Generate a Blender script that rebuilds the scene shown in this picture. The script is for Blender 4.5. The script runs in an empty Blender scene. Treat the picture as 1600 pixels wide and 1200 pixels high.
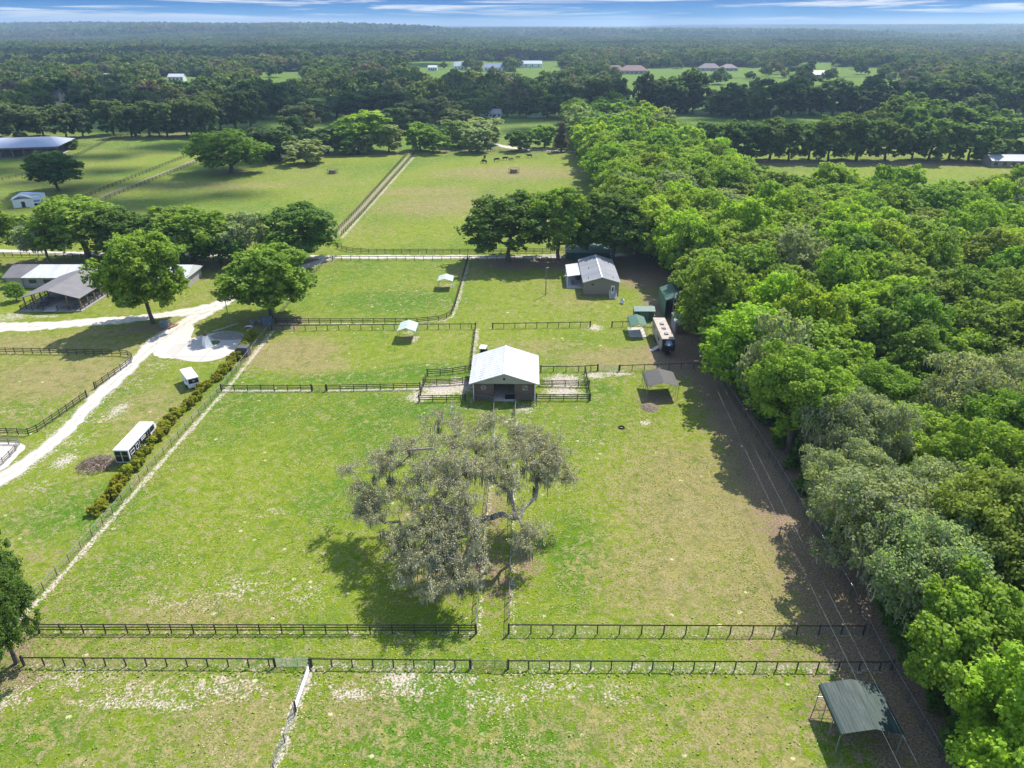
import bpy, math, random
import numpy as np
from mathutils import Vector, Matrix
random.seed(7); rng = np.random.default_rng(7)
R = math.radians
scene = bpy.context.scene
COL = scene.collection
# ------------------------------------------------------------------ camera, sky, sun, exposure
FPX = 1110.0; PITCH = R(26.77); HCAM = 60.0
cam_d = bpy.data.cameras.new("camera"); cam = bpy.data.objects.new("camera", cam_d); COL.objects.link(cam)
cam.location = (0, 0, HCAM); cam.rotation_euler = (math.pi/2 - PITCH, 0, 0)
cam_d.sensor_width = 36; cam_d.lens = 36*FPX/1600; cam_d.clip_start = .5; cam_d.clip_end = 120000
scene.camera = cam
SUN_EL, SUN_AZ = R(53), R(36)          # azimuth measured from the view direction (+y) towards +x
world = bpy.data.worlds.new("World"); scene.world = world; world.use_nodes = True
nt = world.node_tree; nt.nodes.clear()
def N(t, typ, **k):
    n = t.nodes.new(typ)
    for a, b in k.items(): setattr(n, a, b)
    return n
out = N(nt, 'ShaderNodeOutputWorld'); bg = N(nt, 'ShaderNodeBackground'); bg.inputs['Strength'].default_value = .15
sky = N(nt, 'ShaderNodeTexSky', sky_type='NISHITA'); sky.sun_disc = False
sky.sun_elevation = SUN_EL; sky.sun_rotation = SUN_AZ; sky.air_density = 1.0; sky.dust_density = .3; sky.ozone_density = 2.5
# streaky cirrus near the horizon and a deeper blue, as a function of the view direction
geo = N(nt, 'ShaderNodeNewGeometry'); sep = N(nt, 'ShaderNodeSeparateXYZ')
tc = N(nt, 'ShaderNodeTexCoord'); nt.links.new(tc.outputs['Generated'], sep.inputs[0])
def M(t, op, a, b=None, c=None, clamp=False):
    n = t.nodes.new('ShaderNodeMath'); n.operation = op; n.use_clamp = clamp
    for i, x in enumerate((a, b, c)):
        if x is None: continue
        if isinstance(x, (int, float)): n.inputs[i].default_value = x
        else: t.links.new(x, n.inputs[i])
    return n.outputs[0]
def MIX(t, f, a, b, typ='MIX'):
    n = t.nodes.new('ShaderNodeMix'); n.data_type = 'RGBA'; n.blend_type = typ
    for s, x in ((n.inputs[0], f), (n.inputs[6], a), (n.inputs[7], b)):
        if isinstance(x, (int, float)): s.default_value = x
        elif isinstance(x, (tuple, list)): s.default_value = (*x[:3], 1)
        else: t.links.new(x, s)
    return n.outputs[2]
def RAMP(t, f, stops, interp='LINEAR'):
    n = t.nodes.new('ShaderNodeValToRGB'); n.color_ramp.interpolation = interp
    e = n.color_ramp.elements
    while len(e) < len(stops): e.new(.5)
    for el, (p, c) in zip(e, stops):
        el.position = p; el.color = (*c, 1) if len(c) == 3 else c
    t.links.new(f, n.inputs[0]); return n.outputs[0]
X, Y, Z = sep.outputs
az = M(nt, 'DIVIDE', X, M(nt, 'MAXIMUM', Y, .05))
cv = N(nt, 'ShaderNodeCombineXYZ'); nt.links.new(M(nt, 'MULTIPLY', az, 2.1), cv.inputs[0]); nt.links.new(M(nt, 'MULTIPLY', Z, 62), cv.inputs[1])
cn = N(nt, 'ShaderNodeTexNoise'); cn.inputs['Scale'].default_value = 1.6; cn.inputs['Detail'].default_value = 6; cn.inputs['Roughness'].default_value = .62
cn.inputs['Distortion'].default_value = .6; nt.links.new(cv.outputs[0], cn.inputs[0])
cirrus = RAMP(nt, cn.outputs['Fac'], [(.49, (0, 0, 0)), (.59, (1, 1, 1))])
low = RAMP(nt, Z, [(0.0, (.0, .0, .0)), (.003, (.6, .6, .6)), (.018, (1, 1, 1)), (.06, (.5, .5, .5))])
base = RAMP(nt, Z, [(0.0, (1.5, 2.7, 3.4)), (.009, (.18, 1.35, 2.8)), (.028, (.0, .62, 2.1)), (.2, (.2, .8, 2.4))])
mixsky = MIX(nt, RAMP(nt, Z, [(.10, (1, 1, 1)), (.30, (0, 0, 0))]), sky.outputs[0], base)
band = RAMP(nt, Z, [(0.0, (.55, .55, .55)), (.006, (.12, .12, .12)), (.012, (0, 0, 0))])
cf = M(nt, 'MINIMUM', M(nt, 'ADD', M(nt, 'MULTIPLY', cirrus, low), band), .93)
final = MIX(nt, cf, mixsky, (3.7, 3.8, 3.95))
nt.links.new(final, bg.inputs['Color']); nt.links.new(bg.outputs[0], out.inputs['Surface'])
sun_d = bpy.data.lights.new("sun", 'SUN'); sun = bpy.data.objects.new("sun", sun_d); COL.objects.link(sun)
sun_d.energy = 3.9; sun_d.angle = R(.6); sun_d.color = (1, .955, .88)
sdir = Vector((math.cos(SUN_EL)*math.sin(SUN_AZ), math.cos(SUN_EL)*math.cos(SUN_AZ), math.sin(SUN_EL)))
sun.rotation_euler = (-sdir).to_track_quat('-Z', 'Y').to_euler(); sun.location = (0, 0, 300)
scene.view_settings.view_transform = 'Standard'; scene.view_settings.look = 'None'
scene.view_settings.exposure = .82; scene.view_settings.gamma = 1; scene.view_settings.use_curve_mapping = False
scene.render.engine = 'CYCLES'
scene.cycles.max_bounces = 5; scene.cycles.diffuse_bounces = 3; scene.cycles.transmission_bounces = 3
scene.cycles.glossy_bounces = 2; scene.cycles.volume_bounces = 0; scene.cycles.transparent_max_bounces = 4
scene.cycles.use_denoising = True
# ------------------------------------------------------------------ pixel <-> world (used to survey the place; everything is then built in metres)
CP, SP = math.cos(PITCH), math.sin(PITCH)
def G(u, v, z=0.0):
    cy = (600-v)/FPX; cx = (u-800)/FPX
    dz = -SP+CP*cy; dy = CP+SP*cy
    t = (z-HCAM)/dz
    return (cx*t, dy*t)
def proj(x, y, z=0.0):
    d = y*CP+(HCAM-z)*SP; h = y*SP-(HCAM-z)*CP
    return 800+FPX*x/d, 600-FPX*h/d
def depth(x, y, z=0.0): return y*CP+(HCAM-z)*SP
def height_at(x, y, v):               # height that projects to image row v above ground point x,y
    cy = (600-v)/FPX
    return HCAM+y*(-SP+CP*cy)/(CP+SP*cy)
YAW = R(-1.0)                          # the property's own axis
# ------------------------------------------------------------------ helpers
def tag(o, label=None, cat=None, group=None, kind=None):
    if label: o['label'] = label
    if cat: o['category'] = cat
    if group: o['group'] = group
    if kind: o['kind'] = kind
    return o
def empty(name, loc=(0, 0, 0), rz=0.0, parent=None):
    o = bpy.data.objects.new(name, None); COL.objects.link(o); o.empty_display_size = .5
    o.location = loc; o.rotation_euler = (0, 0, rz)
    if parent: o.parent = parent
    return o
def thing(name, label, cat, loc=(0, 0, 0), rz=0.0, group=None):
    return tag(empty(name, loc, rz), label, cat, group)
def linkmesh(name, me, parent=None):
    o = bpy.data.objects.new(name, me); COL.objects.link(o)
    if parent: o.parent = parent
    return o
def copy_tree(o, parent=None):
    c = o.copy(); COL.objects.link(c)
    if parent: c.parent = parent
    for ch in list(o.children): copy_tree(ch, c)
    return c
class MB:
    def __init__(s): s.v = []; s.f = []
    def add(s, vs, fs):
        n = len(s.v); s.v += [tuple(p) for p in vs]; s.f += [tuple(i+n for i in f) for f in fs]; return s
    def box(s, c, d, rz=0.0, rx=0.0, ry=0.0):
        m = Matrix.Rotation(rz, 3, 'Z') @ Matrix.Rotation(ry, 3, 'Y') @ Matrix.Rotation(rx, 3, 'X')
        vs = [Vector(c)+m@Vector((x*d[0]/2, y*d[1]/2, z*d[2]/2)) for x in (-1, 1) for y in (-1, 1) for z in (-1, 1)]
        return s.add(vs, [(0, 1, 3, 2), (4, 6, 7, 5), (0, 4, 5, 1), (2, 3, 7, 6), (0, 2, 6, 4), (1, 5, 7, 3)])
    def bb(s, x0, x1, y0, y1, z0, z1):
        return s.box(((x0+x1)/2, (y0+y1)/2, (z0+z1)/2), (x1-x0, y1-y0, z1-z0))
    def beam(s, a, b, w, h):
        a = Vector(a); b = Vector(b); d = b-a
        if d.length < 1e-5: return s
        t = d.normalized(); side = t.cross(Vector((0, 0, 1)))
        if side.length < 1e-3: side = Vector((1, 0, 0))
        side.normalize(); up = side.cross(t)
        vs = [p+side*(i*w/2)+up*(j*h/2) for p in (a, b) for i, j in ((-1, -1), (1, -1), (1, 1), (-1, 1))]
        return s.add(vs, [(0, 3, 2, 1), (4, 5, 6, 7), (0, 1, 5, 4), (1, 2, 6, 5), (2, 3, 7, 6), (3, 0, 4, 7)])
    def tube(s, a, b, r0, r1=None, n=8, cap=True):
        r1 = r0 if r1 is None else r1
        a = Vector(a); b = Vector(b); t = (b-a)
        if t.length < 1e-6: return s
        t.normalize(); q = Vector((0, 0, 1)) if abs(t.z) < .9 else Vector((1, 0, 0))
        e1 = t.cross(q).normalized(); e2 = t.cross(e1)
        vs = []
        for p, r in ((a, r0), (b, r1)):
            for i in range(n):
                an = 2*math.pi*i/n; vs.append(p+e1*(r*math.cos(an))+e2*(r*math.sin(an)))
        fs = [(i, (i+1) % n, n+(i+1) % n, n+i) for i in range(n)]
        if cap: fs += [tuple(reversed(range(n))), tuple(range(n, 2*n))]
        return s.add(vs, fs)
    def slab(s, pts, th):                      # a flat polygon given thickness downward along its normal's z
        n = len(pts); lo = [(p[0], p[1], p[2]-th) for p in pts]
        return s.add(list(pts)+lo, [tuple(range(n)), tuple(reversed(range(n, 2*n)))]+[(i, i+n, (i+1) % n+n, (i+1) % n) for i in range(n)])
    def prof(s, pts, y0, y1):                  # polygon in xz extruded along y
        n = len(pts)
        return s.add([(p[0], y0, p[1]) for p in pts]+[(p[0], y1, p[1]) for p in pts],
                     [tuple(range(n)), tuple(reversed(range(n, 2*n)))]+[(i, i+n, (i+1) % n+n, (i+1) % n) for i in range(n)])
    def profx(s, pts, x0, x1):                 # polygon in yz extruded along x
        n = len(pts)
        return s.add([(x0, p[0], p[1]) for p in pts]+[(x1, p[0], p[1]) for p in pts],
                     [tuple(range(n)), tuple(reversed(range(n, 2*n)))]+[(i, i+n, (i+1) % n+n, (i+1) % n) for i in range(n)])
    def cyl(s, c, r, h, n=14, r1=None): return s.tube(c, (c[0], c[1], c[2]+h), r, r1, n)
    def mesh(s, name, m=None, smooth=False):
        me = bpy.data.meshes.new(name); me.from_pydata(s.v, [], s.f); me.validate()
        if m: me.materials.append(m)
        if smooth: me.polygons.foreach_set('use_smooth', [True]*len(me.polygons))
        me.update(); return me
    def build(s, name, m, parent=None, smooth=False): return linkmesh(name, s.mesh(name, m, smooth), parent)
# ------------------------------------------------------------------ materials
def new_mat(name):
    m = bpy.data.materials.new(name); m.use_nodes = True; t = m.node_tree; t.nodes.clear()
    o = N(t, 'ShaderNodeOutputMaterial'); return m, t, o
def noise(t, vec, scale, detail=3, rough=.5, dist=0.0):
    n = N(t, 'ShaderNodeTexNoise'); n.inputs['Scale'].default_value = scale; n.inputs['Detail'].default_value = detail
    n.inputs['Roughness'].default_value = rough; n.inputs['Distortion'].default_value = dist
    if vec is not None: t.links.new(vec, n.inputs['Vector'])
    return n.outputs['Fac']
MATS = {}
def mat(name, c, rough=.7, metal=0.0, var=.18, scale=1.2, bump=0.0, spec=.3, stain=None, stain_amt=.5, stretch=None):
    if name in MATS: return MATS[name]
    m, t, o = new_mat(name); p = N(t, 'ShaderNodeBsdfPrincipled'); tcn = N(t, 'ShaderNodeTexCoord')
    vec = tcn.outputs['Object']
    if stretch:
        mp = N(t, 'ShaderNodeMapping'); mp.inputs['Scale'].default_value = stretch; t.links.new(vec, mp.inputs[0]); vec = mp.outputs[0]
    f = noise(t, vec, scale, 5, .6)
    f2 = M(t, 'MULTIPLY', M(t, 'SUBTRACT', f, .32), 2.8, clamp=True)
    lo = tuple(x*(1-var) for x in c); hi = tuple(min(x*(1+var), 1) for x in c)
    col = MIX(t, f2, lo, hi)
    if stain:
        g = noise(t, vec, scale*.37, 6, .65)
        col = MIX(t, M(t, 'MULTIPLY', RAMP(t, g, [(.48, (0, 0, 0)), (.66, (1, 1, 1))]), stain_amt), col, stain)
    t.links.new(col, p.inputs['Base Color']); p.inputs['Roughness'].default_value = rough; p.inputs['Metallic'].default_value = metal
    p.inputs['Specular IOR Level'].default_value = spec
    if bump:
        b = N(t, 'ShaderNodeBump'); b.inputs['Strength'].default_value = bump; b.inputs['Distance'].default_value = .05
        t.links.new(noise(t, vec, scale*6, 3), b.inputs['Height']); t.links.new(b.outputs[0], p.inputs['Normal'])
    t.links.new(p.outputs[0], o.inputs[0]); MATS[name] = m; return m
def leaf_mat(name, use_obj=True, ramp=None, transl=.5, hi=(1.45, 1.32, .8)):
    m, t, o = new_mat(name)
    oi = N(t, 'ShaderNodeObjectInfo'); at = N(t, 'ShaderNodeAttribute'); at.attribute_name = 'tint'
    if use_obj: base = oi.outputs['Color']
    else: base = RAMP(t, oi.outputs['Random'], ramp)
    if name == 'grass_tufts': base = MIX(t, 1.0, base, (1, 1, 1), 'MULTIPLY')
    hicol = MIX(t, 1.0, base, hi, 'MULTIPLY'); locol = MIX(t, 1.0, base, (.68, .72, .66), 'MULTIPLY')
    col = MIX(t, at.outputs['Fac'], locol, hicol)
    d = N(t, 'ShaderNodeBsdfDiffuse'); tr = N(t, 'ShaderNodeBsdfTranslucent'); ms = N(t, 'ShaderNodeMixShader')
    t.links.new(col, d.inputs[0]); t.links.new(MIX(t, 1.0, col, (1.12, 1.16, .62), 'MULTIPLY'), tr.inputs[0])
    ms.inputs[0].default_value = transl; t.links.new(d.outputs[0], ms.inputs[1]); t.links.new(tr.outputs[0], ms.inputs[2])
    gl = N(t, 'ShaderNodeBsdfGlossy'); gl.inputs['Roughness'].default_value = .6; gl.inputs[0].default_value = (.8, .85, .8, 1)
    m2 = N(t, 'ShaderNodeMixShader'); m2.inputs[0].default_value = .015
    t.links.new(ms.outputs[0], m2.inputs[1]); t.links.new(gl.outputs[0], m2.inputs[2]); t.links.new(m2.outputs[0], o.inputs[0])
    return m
LEAF = leaf_mat('leaves')
FARLEAF = leaf_mat('distant_leaves', False, [(0, (.075, .135, .042)), (.22, (.105, .170, .050)), (.45, (.150, .225, .052)), (.62, (.150, .180, .095)), (.78, (.21, .29, .065)), (.88, (.19, .18, .125)), (.95, (.24, .20, .155)), (1, (.26, .34, .09))], .3)
GRASSM = leaf_mat('grass_tufts', True, None, .08, (1.25, 1.2, 1.0))
MOSS = leaf_mat('grey_moss', True, None, .2, (1.35, 1.35, 1.3))
BARK = mat('bark', (.12, .10, .08), .9, var=.4, scale=3, bump=.6)
GREYBARK = mat('grey_bark', (.25, .23, .20), .9, var=.4, scale=2.5, bump=.6)
# ------------------------------------------------------------------ trees: prototypes built leaf cluster by leaf cluster
def quads_mesh(name, C3, N3, S, tint, m, aspect=1.0, up=None):
    n = len(C3); r = rng.normal(size=(n, 3))
    if up is None:
        e1 = np.cross(N3, r)
    else:
        e1 = np.cross(N3, up)
    e1 /= np.linalg.norm(e1, axis=1, keepdims=True)+1e-9; e2 = np.cross(N3, e1); e2 /= np.linalg.norm(e2, axis=1, keepdims=True)+1e-9
    S = S[:, None]
    P = np.stack([C3-e1*S-e2*S*aspect, C3+e1*S-e2*S*aspect, C3+e1*S+e2*S*aspect, C3-e1*S+e2*S*aspect], 1)
    P[:, 1] += N3*S*.35; P[:, 3] += N3*S*.35*rng.random((n, 1))
    P = P.reshape(-1, 3)
    me = bpy.data.meshes.new(name); me.vertices.add(4*n); me.vertices.foreach_set('co', P.astype(np.float32).ravel())
    me.loops.add(4*n); me.loops.foreach_set('vertex_index', np.arange(4*n, dtype=np.int32))
    me.polygons.add(n); me.polygons.foreach_set('loop_start', (np.arange(n)*4).astype(np.int32)); me.polygons.foreach_set('loop_total', np.full(n, 4, np.int32))
    a = me.attributes.new('tint', 'FLOAT', 'FACE'); a.data.foreach_set('value', np.clip(tint, 0, 1).astype(np.float32))
    me.materials.append(m); me.update(calc_edges=True); return me
def unit(v): return v/(np.linalg.norm(v, axis=-1, keepdims=True)+1e-9)
def crown_points(puffs, nleaf, leaf, clump_frac=.34, fill=.12, sparse=1.0):
    """puffs: (x,y,z,rx,rz). leaf clusters sit on clumps which sit on the puffs -> light tops, dark gaps"""
    area = np.array([p[3]**2 for p in puffs]); cnt = np.maximum((area/area.sum()*nleaf).astype(int), 12)
    Cs, Ns, Ts = [], [], []
    for (x, y, z, rx, rz), n in zip(puffs, cnt):
        k = max(5, int(13*sparse)); d = rng.normal(size=(k, 3)); d[:, 2] = d[:, 2]*.8+.45; d = unit(d)
        cc = np.array([x, y, z])+d*np.array([rx, rx, rz])*rng.uniform(.62, .95, (k, 1))
        cr = rx*clump_frac*rng.uniform(.7, 1.35, k); ct = rng.normal(.0, .14, k); pt = rng.normal(0, .10)
        i = rng.integers(0, k, n); dd = rng.normal(size=(n, 3)); dd[:, 2] += .35; dd = unit(dd)
        rad = cr[i][:, None]*(rng.random((n, 1))**.45)*1.08
        P = cc[i]+dd*rad*np.array([1, 1, .8]); nf = int(n*fill)
        if nf:
            P[:nf] = np.array([x, y, z])+unit(rng.normal(size=(nf, 3)))*rng.random((nf, 1))**.5*np.array([rx, rx, rz])*.8
        nn = unit(dd*.8+rng.normal(size=(n, 3))*.6+np.array([0, 0, .75]))
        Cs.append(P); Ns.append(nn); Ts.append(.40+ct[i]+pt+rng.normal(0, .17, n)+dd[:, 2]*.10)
    C3 = np.concatenate(Cs); N3 = np.concatenate(Ns); T = np.concatenate(Ts)
    return C3, N3, leaf*rng.uniform(.55, 1.25, len(C3))*.5, T
def skeleton(base, top, targets, r_tip=.035, jit=.10, step=1.6, power=2.2, bend=.25):
    nodes = [Vector(base)]; par = [-1]
    n0 = max(2, int((Vector(top)-Vector(base)).length/step))
    for i in range(1, n0+1):
        p = Vector(base).lerp(Vector(top), i/n0)+Vector(rng.normal(0, jit, 3)*(1 if i < n0 else 0)); nodes.append(p); par.append(len(nodes)-2)
    first = max(1, int(n0*.55))
    T = sorted([Vector(t) for t in targets], key=lambda t: (t-nodes[-1]).length)
    for t in T:
        best, bi = 1e9, 0
        for i in range(first, len(nodes)):
            d = t-nodes[i]; c = d.length*(1+.35*max(0, -d.normalized().z))
            if c < best: best, bi = c, i
        a = nodes[bi]; k = max(1, int((t-a).length/step)); last = bi
        sag = Vector((0, 0, 1))*(t-a).length*bend*random.uniform(-.2, .6)
        for j in range(1, k+1):
            f = j/k; p = a.lerp(t, f)+sag*math.sin(math.pi*f)*.5+Vector(rng.normal(0, jit*1.6, 3))*(0 if j == k else 1)
            nodes.append(p); par.append(last); last = len(nodes)-1
    w = [0.0]*len(nodes); kids = [0]*len(nodes)
    for i in range(1, len(nodes)): kids[par[i]] += 1
    for i in range(len(nodes)-1, -1, -1):
        if kids[i] == 0: w[i] = r_tip**power
        if par[i] >= 0: w[par[i]] += w[i]
    rad = [x**(1/power) for x in w]
    return nodes, par, rad
def skel_mesh(name, sk, m, n=6, flare=1.35, maxr=None, minr=0.0):
    nodes, par, rad = sk; b = MB(); r0 = rad[0]
    sc = (maxr/r0) if maxr else 1
    for i in range(1, len(nodes)):
        p = par[i]; ra = rad[p]*sc; rb = rad[i]*sc
        if rb < minr: continue
        if p > 3 and ra > rb*1.6: ra = rb*1.3
        if p == 0: ra *= flare
        b.tube(nodes[p], nodes[i], ra, rb, n if rb > .09 else 4, cap=False)
    return b.mesh(name, m, True)
def make_puffs(Ht, Rc, zb, K, flat=.8, low=1.55):
    """puffs over a dome from zb to Ht with radius Rc"""
    puffs = []; zc = zb+(Ht-zb)*.42; rz = (Ht-zb)*.56
    ga = math.pi*(3-5**.5)
    for k in range(K):
        h = 1-(k+.5)/K*low; r = math.sqrt(max(0, 1-h*h)); an = k*ga+random.uniform(-.35, .35)
        s = random.uniform(.55, .93)
        pr = Rc*(random.uniform(.20, .36) if random.random() < .7 else random.uniform(.34, .46))*(1 if h > -.1 else .85)
        puffs.append((math.cos(an)*r*Rc*s*1.02, math.sin(an)*r*Rc*s*1.02, zc+h*rz*s*.95, pr, pr*flat))
    puffs.append((0, 0, zc, Rc*.5, rz*.6))
    return puffs
def proto_tree(idx, nleaf, leaf, Ht=16.0, Rc=6.5, zb=3.0, K=20, flat=.8, moss=0, bark=None, sparse=1.0, maxr=.38, limbs=12, flare=1.4, mossmax=1.8, low=1.55):
    puffs = make_puffs(Ht, Rc, zb, K, flat, low)
    C3, N3, S, T = crown_points(puffs, nleaf, leaf, sparse=sparse)
    C3[:, 2] = np.maximum(C3[:, 2], .3)
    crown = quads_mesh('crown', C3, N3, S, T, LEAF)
    sel = random.sample(puffs, min(limbs, len(puffs)))
    sk = skeleton((0, 0, -.15), (random.uniform(-.5, .5), random.uniform(-.5, .5), zb+(Ht-zb)*.25), [(p[0]*.95, p[1]*.95, p[2]) for p in sel], step=1.8, jit=.12)
    trunk = skel_mesh('trunk', sk, bark or BARK, 6, flare, maxr=maxr)
    out = [('trunk', trunk), ('crown', crown)]
    if moss:
        out.append(('hanging_moss', moss_mesh(C3, moss, mossmax)))
    return out
def moss_mesh(C3, n, maxlen, w=.10):
    i = rng.integers(0, len(C3), n); P = C3[i].copy(); L = rng.uniform(.3, 1, n)**1.5*maxlen
    P[:, 2] -= L*.5; P += rng.normal(0, .12, P.shape); keep = P[:, 2]-L*.5 > .4; P = P[keep]; L = L[keep]; n = len(P)
    a = rng.uniform(0, math.pi, n); nn = np.stack([np.cos(a), np.sin(a), rng.normal(0, .12, n)], 1)
    e1 = np.stack([-np.sin(a), np.cos(a), np.zeros(n)], 1); W = rng.uniform(.5, 1.4, n)*w
    top = P+np.array([0, 0, 1])*L[:, None]*.5; bot = P-np.array([0, 0, 1])*L[:, None]*.5+rng.normal(0, .08, (n, 3))
    V = np.stack([top-e1*W[:, None], top+e1*W[:, None], bot+e1*W[:, None]*.35, bot-e1*W[:, None]*.35], 1).reshape(-1, 3)
    me = bpy.data.meshes.new('hanging_moss'); me.vertices.add(4*n); me.vertices.foreach_set('co', V.astype(np.float32).ravel())
    me.loops.add(4*n); me.loops.foreach_set('vertex_index', np.arange(4*n, dtype=np.int32))
    me.polygons.add(n); me.polygons.foreach_set('loop_start', (np.arange(n)*4).astype(np.int32)); me.polygons.foreach_set('loop_total', np.full(n, 4, np.int32))
    at = me.attributes.new('tint', 'FLOAT', 'FACE'); at.data.foreach_set('value', rng.random(n).astype(np.float32))
    me.materials.append(MOSS); me.update(calc_edges=True); return me
PH, PR = 16.0, 6.5
NEAR = [proto_tree(i, 36000, .24, K=38+4*i, zb=1.6, flat=.8) for i in range(4)]
NEARM = [proto_tree(9, 22000, .20, K=38, zb=2.0, moss=3200, bark=GREYBARK, mossmax=1.3, sparse=1.2)for i in range(2)]
MID = [proto_tree(i, 12500, .40, K=34+3*i, zb=1.6, low=1.75) for i in range(5)]
MIDM = [proto_tree(8, 7500, .36, K=30, zb=2.4, moss=1500, bark=GREYBARK, sparse=1.3) for i in range(2)]
OPEN_ = [proto_tree(i, 20000, .36, K=36+i*3, zb=2.2, low=1.72, maxr=.32, limbs=16) for i in range(4)]
OPENM = [proto_tree(i, 6500, .36, K=20, zb=2.6, maxr=.30, limbs=18, moss=3000, bark=GREYBARK, sparse=1.5) for i in range(2)]
FAR = [proto_tree(i, 2600, .85, K=22+i*2, zb=1.0, low=1.95, maxr=.34, limbs=6) for i in range(5)]
FARO = [proto_tree(i, 4500, .7, K=22+i*2, zb=1.0, low=1.85, maxr=.34, limbs=8) for i in range(3)]
def cypress_proto():
    puffs = [(random.uniform(-.5, .5), random.uniform(-.5, .5), 3+k*1.25, 2.4*(1-k/12)+.8, 1.3) for k in range(11)]
    C3, N3, S, T = crown_points(puffs, 3500, .5); b = MB(); b.tube((0, 0, -.1), (0, 0, 14), .32, .06, 7)
    return [('trunk', b.mesh('trunk', BARK, True)), ('crown', quads_mesh('crown', C3, N3, S, T, LEAF))]
CYP = cypress_proto()
TREES = []
def place_tree(parts, x, y, sx, sz, color, label, cat='tree', name='oak_tree', group=None, rz=None, mosscol=(.30, .30, .25)):
    r = empty(name, (x, y, 0), random.uniform(0, 6.28) if rz is None else rz); q_ = random.uniform(.9, 1.12); r.scale = (sx*q_, sx/q_, sz)
    tag(r, label, cat, group)
    for nm, me in parts:
        o = linkmesh(nm, me, r)
        if nm == 'crown': o.color = (*color, 1)
        if nm == 'hanging_moss': o.color = (*mosscol, 1)
    TREES.append(r); return r
LIME = (.335, .470, .068); MIDG = (.240, .380, .060); DARK = (.140, .240, .052); GREYG = (.340, .420, .215); OLIVE = (.250, .350, .065); BLUEG = (.125, .205, .075)
BROWNC = (.20, .155, .11)
def jit(c, a=.12): k = random.uniform(1-a, 1+a); return tuple(x*k*random.uniform(.94, 1.06) for x in c)
def tree_px(u, vb, w, vt, col, label, kind='open', name='oak_tree', group=None, rz=None):
    x, y = G(u, vb); pm = FPX/depth(x, y, 6); rad = w/2/pm; h = height_at(x, y, vt)
    d = depth(x, y)
    if kind == 'open': P = random.choice(OPEN_) if d < 330 else random.choice(FARO)
    elif kind == 'moss': P = random.choice(OPENM)
    elif kind == 'bushy': P = random.choice(MID) if d < 330 else random.choice(FAR)
    elif kind == 'near': P = random.choice(NEAR)
    elif kind == 'cypress': P = CYP
    sc = 3.2 if kind == 'cypress' else PR*1.0
    return place_tree(P, x, y, rad/sc*((1.12 if d > 330 else .94) if kind != 'bushy' else 1.12), h/PH, jit(col, .06), label, name=name, group=group, rz=rz)
# ------------------------------------------------------------------ ground
def W(pts, z=0.0): return [G(u, v, z) for u, v in pts]
def hill(x, y):
    d = np.sqrt(np.asarray(x, float)**2+np.asarray(y, float)**2); f = np.clip((d-2200)/3500, 0, 1); f = f*f*(3-2*f)
    a = np.arctan2(x, np.maximum(y, 1))
    return f*(20*np.sin(a*5.3+1.0+d/2600)+14*np.sin(a*11+d/1700+2)+7*np.sin(a*23+d/900)+16*np.exp(-((a+.60)/.16)**2)*np.clip((d-2500)/2500, 0, 1)*np.clip((9000-d)/3000, 0, 1)+6)
def seg_dist(PX, PY, pts):
    D = np.full(PX.shape, 1e9)
    for (ax, ay), (bx, by) in zip(pts[:-1], pts[1:]):
        dx, dy = bx-ax, by-ay; L = dx*dx+dy*dy+1e-9
        t = np.clip(((PX-ax)*dx+(PY-ay)*dy)/L, 0, 1); D = np.minimum(D, np.hypot(PX-ax-t*dx, PY-ay-t*dy))
    return D
def inpoly(PX, PY, poly):
    r = np.zeros(np.shape(PX), bool); n = len(poly); j = n-1
    for i in range(n):
        xi, yi = poly[i]; xj, yj = poly[j]
        c = ((yi > PY) != (yj > PY)) & (PX < (xj-xi)*(PY-yi)/((yj-yi) if yj != yi else 1e-9)+xi); r ^= c; j = i
    return r
def sdpoly(PX, PY, poly):
    d = seg_dist(PX, PY, list(poly)+[poly[0]]); return np.where(inpoly(PX, PY, poly), d, -d)
def geo_steps(a, b, s0, k=1.12):
    o = []; x = a; s = s0
    while abs(x) < abs(b): x += s*(1 if b > a else -1); o.append(x); s *= k
    return o
xs = sorted(geo_steps(-130, -60000, 2.5, 1.09)+list(np.arange(-130, 160.1, .62))+geo_steps(160, 60000, 2.5, 1.09))
ys = sorted(geo_steps(24, -9000, 4, 1.3)+list(np.arange(24, 190, .62))+list(np.arange(190, 420, 1.7))+list(np.arange(420, 1300, 9))+geo_steps(1300, 80000, 14, 1.09))
GX, GY = np.meshgrid(np.array(xs), np.array(ys)); nx, ny = len(xs), len(ys)
# fence lines, as pixel rows of the photograph turned into metres
F_LEFT = [(20, 972), (65, 928), (150, 833), (250, 718), (347, 610), (420, 517), (470, 452), (512, 405)]
F_RIGHT = [(1560, 1345), (1475, 1198), (1378, 1030), (1330, 932), (1215, 736), (1150, 632), (1100, 560)]
F_A = [(62, 989), (744, 990)]; F_B = [(795, 990), (1352, 992)]
F_C = [(38, 1040), (430, 1042)]; F_D = [(487, 1042), (735, 1044)]; F_E = [(794, 1045), (1392, 1047)]
F_DIAG = [(485, 1044), (458, 1115), (430, 1200), (405, 1290)]
LANE_L = [(744, 990), (749, 900), (760, 800), (767, 720), (772, 668)]; LANE_R = [(795, 990), (797, 900), (800, 800), (801, 720), (803, 655)]
F_MID = [(346, 611), (487, 611)]; F_MID2 = [(511, 611), (660, 608)]
F_UP1 = [(432, 506), (560, 506), (655, 505), (690, 501), (704, 495), (711, 480), (722, 440), (731, 406)]
F_UP2 = [(425, 517), (590, 515), (743, 514)]; F_UP2B = [(743, 514), (739, 545), (735, 578)]
F_H1 = [(770, 513.5), (922, 511)]; F_H2 = [(956, 511), (1020, 510)]
F_BR = [(845, 581), (900, 581), (934, 579)]; F_BR2 = [(968, 580), (1060, 577), (1100, 576)]
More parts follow.
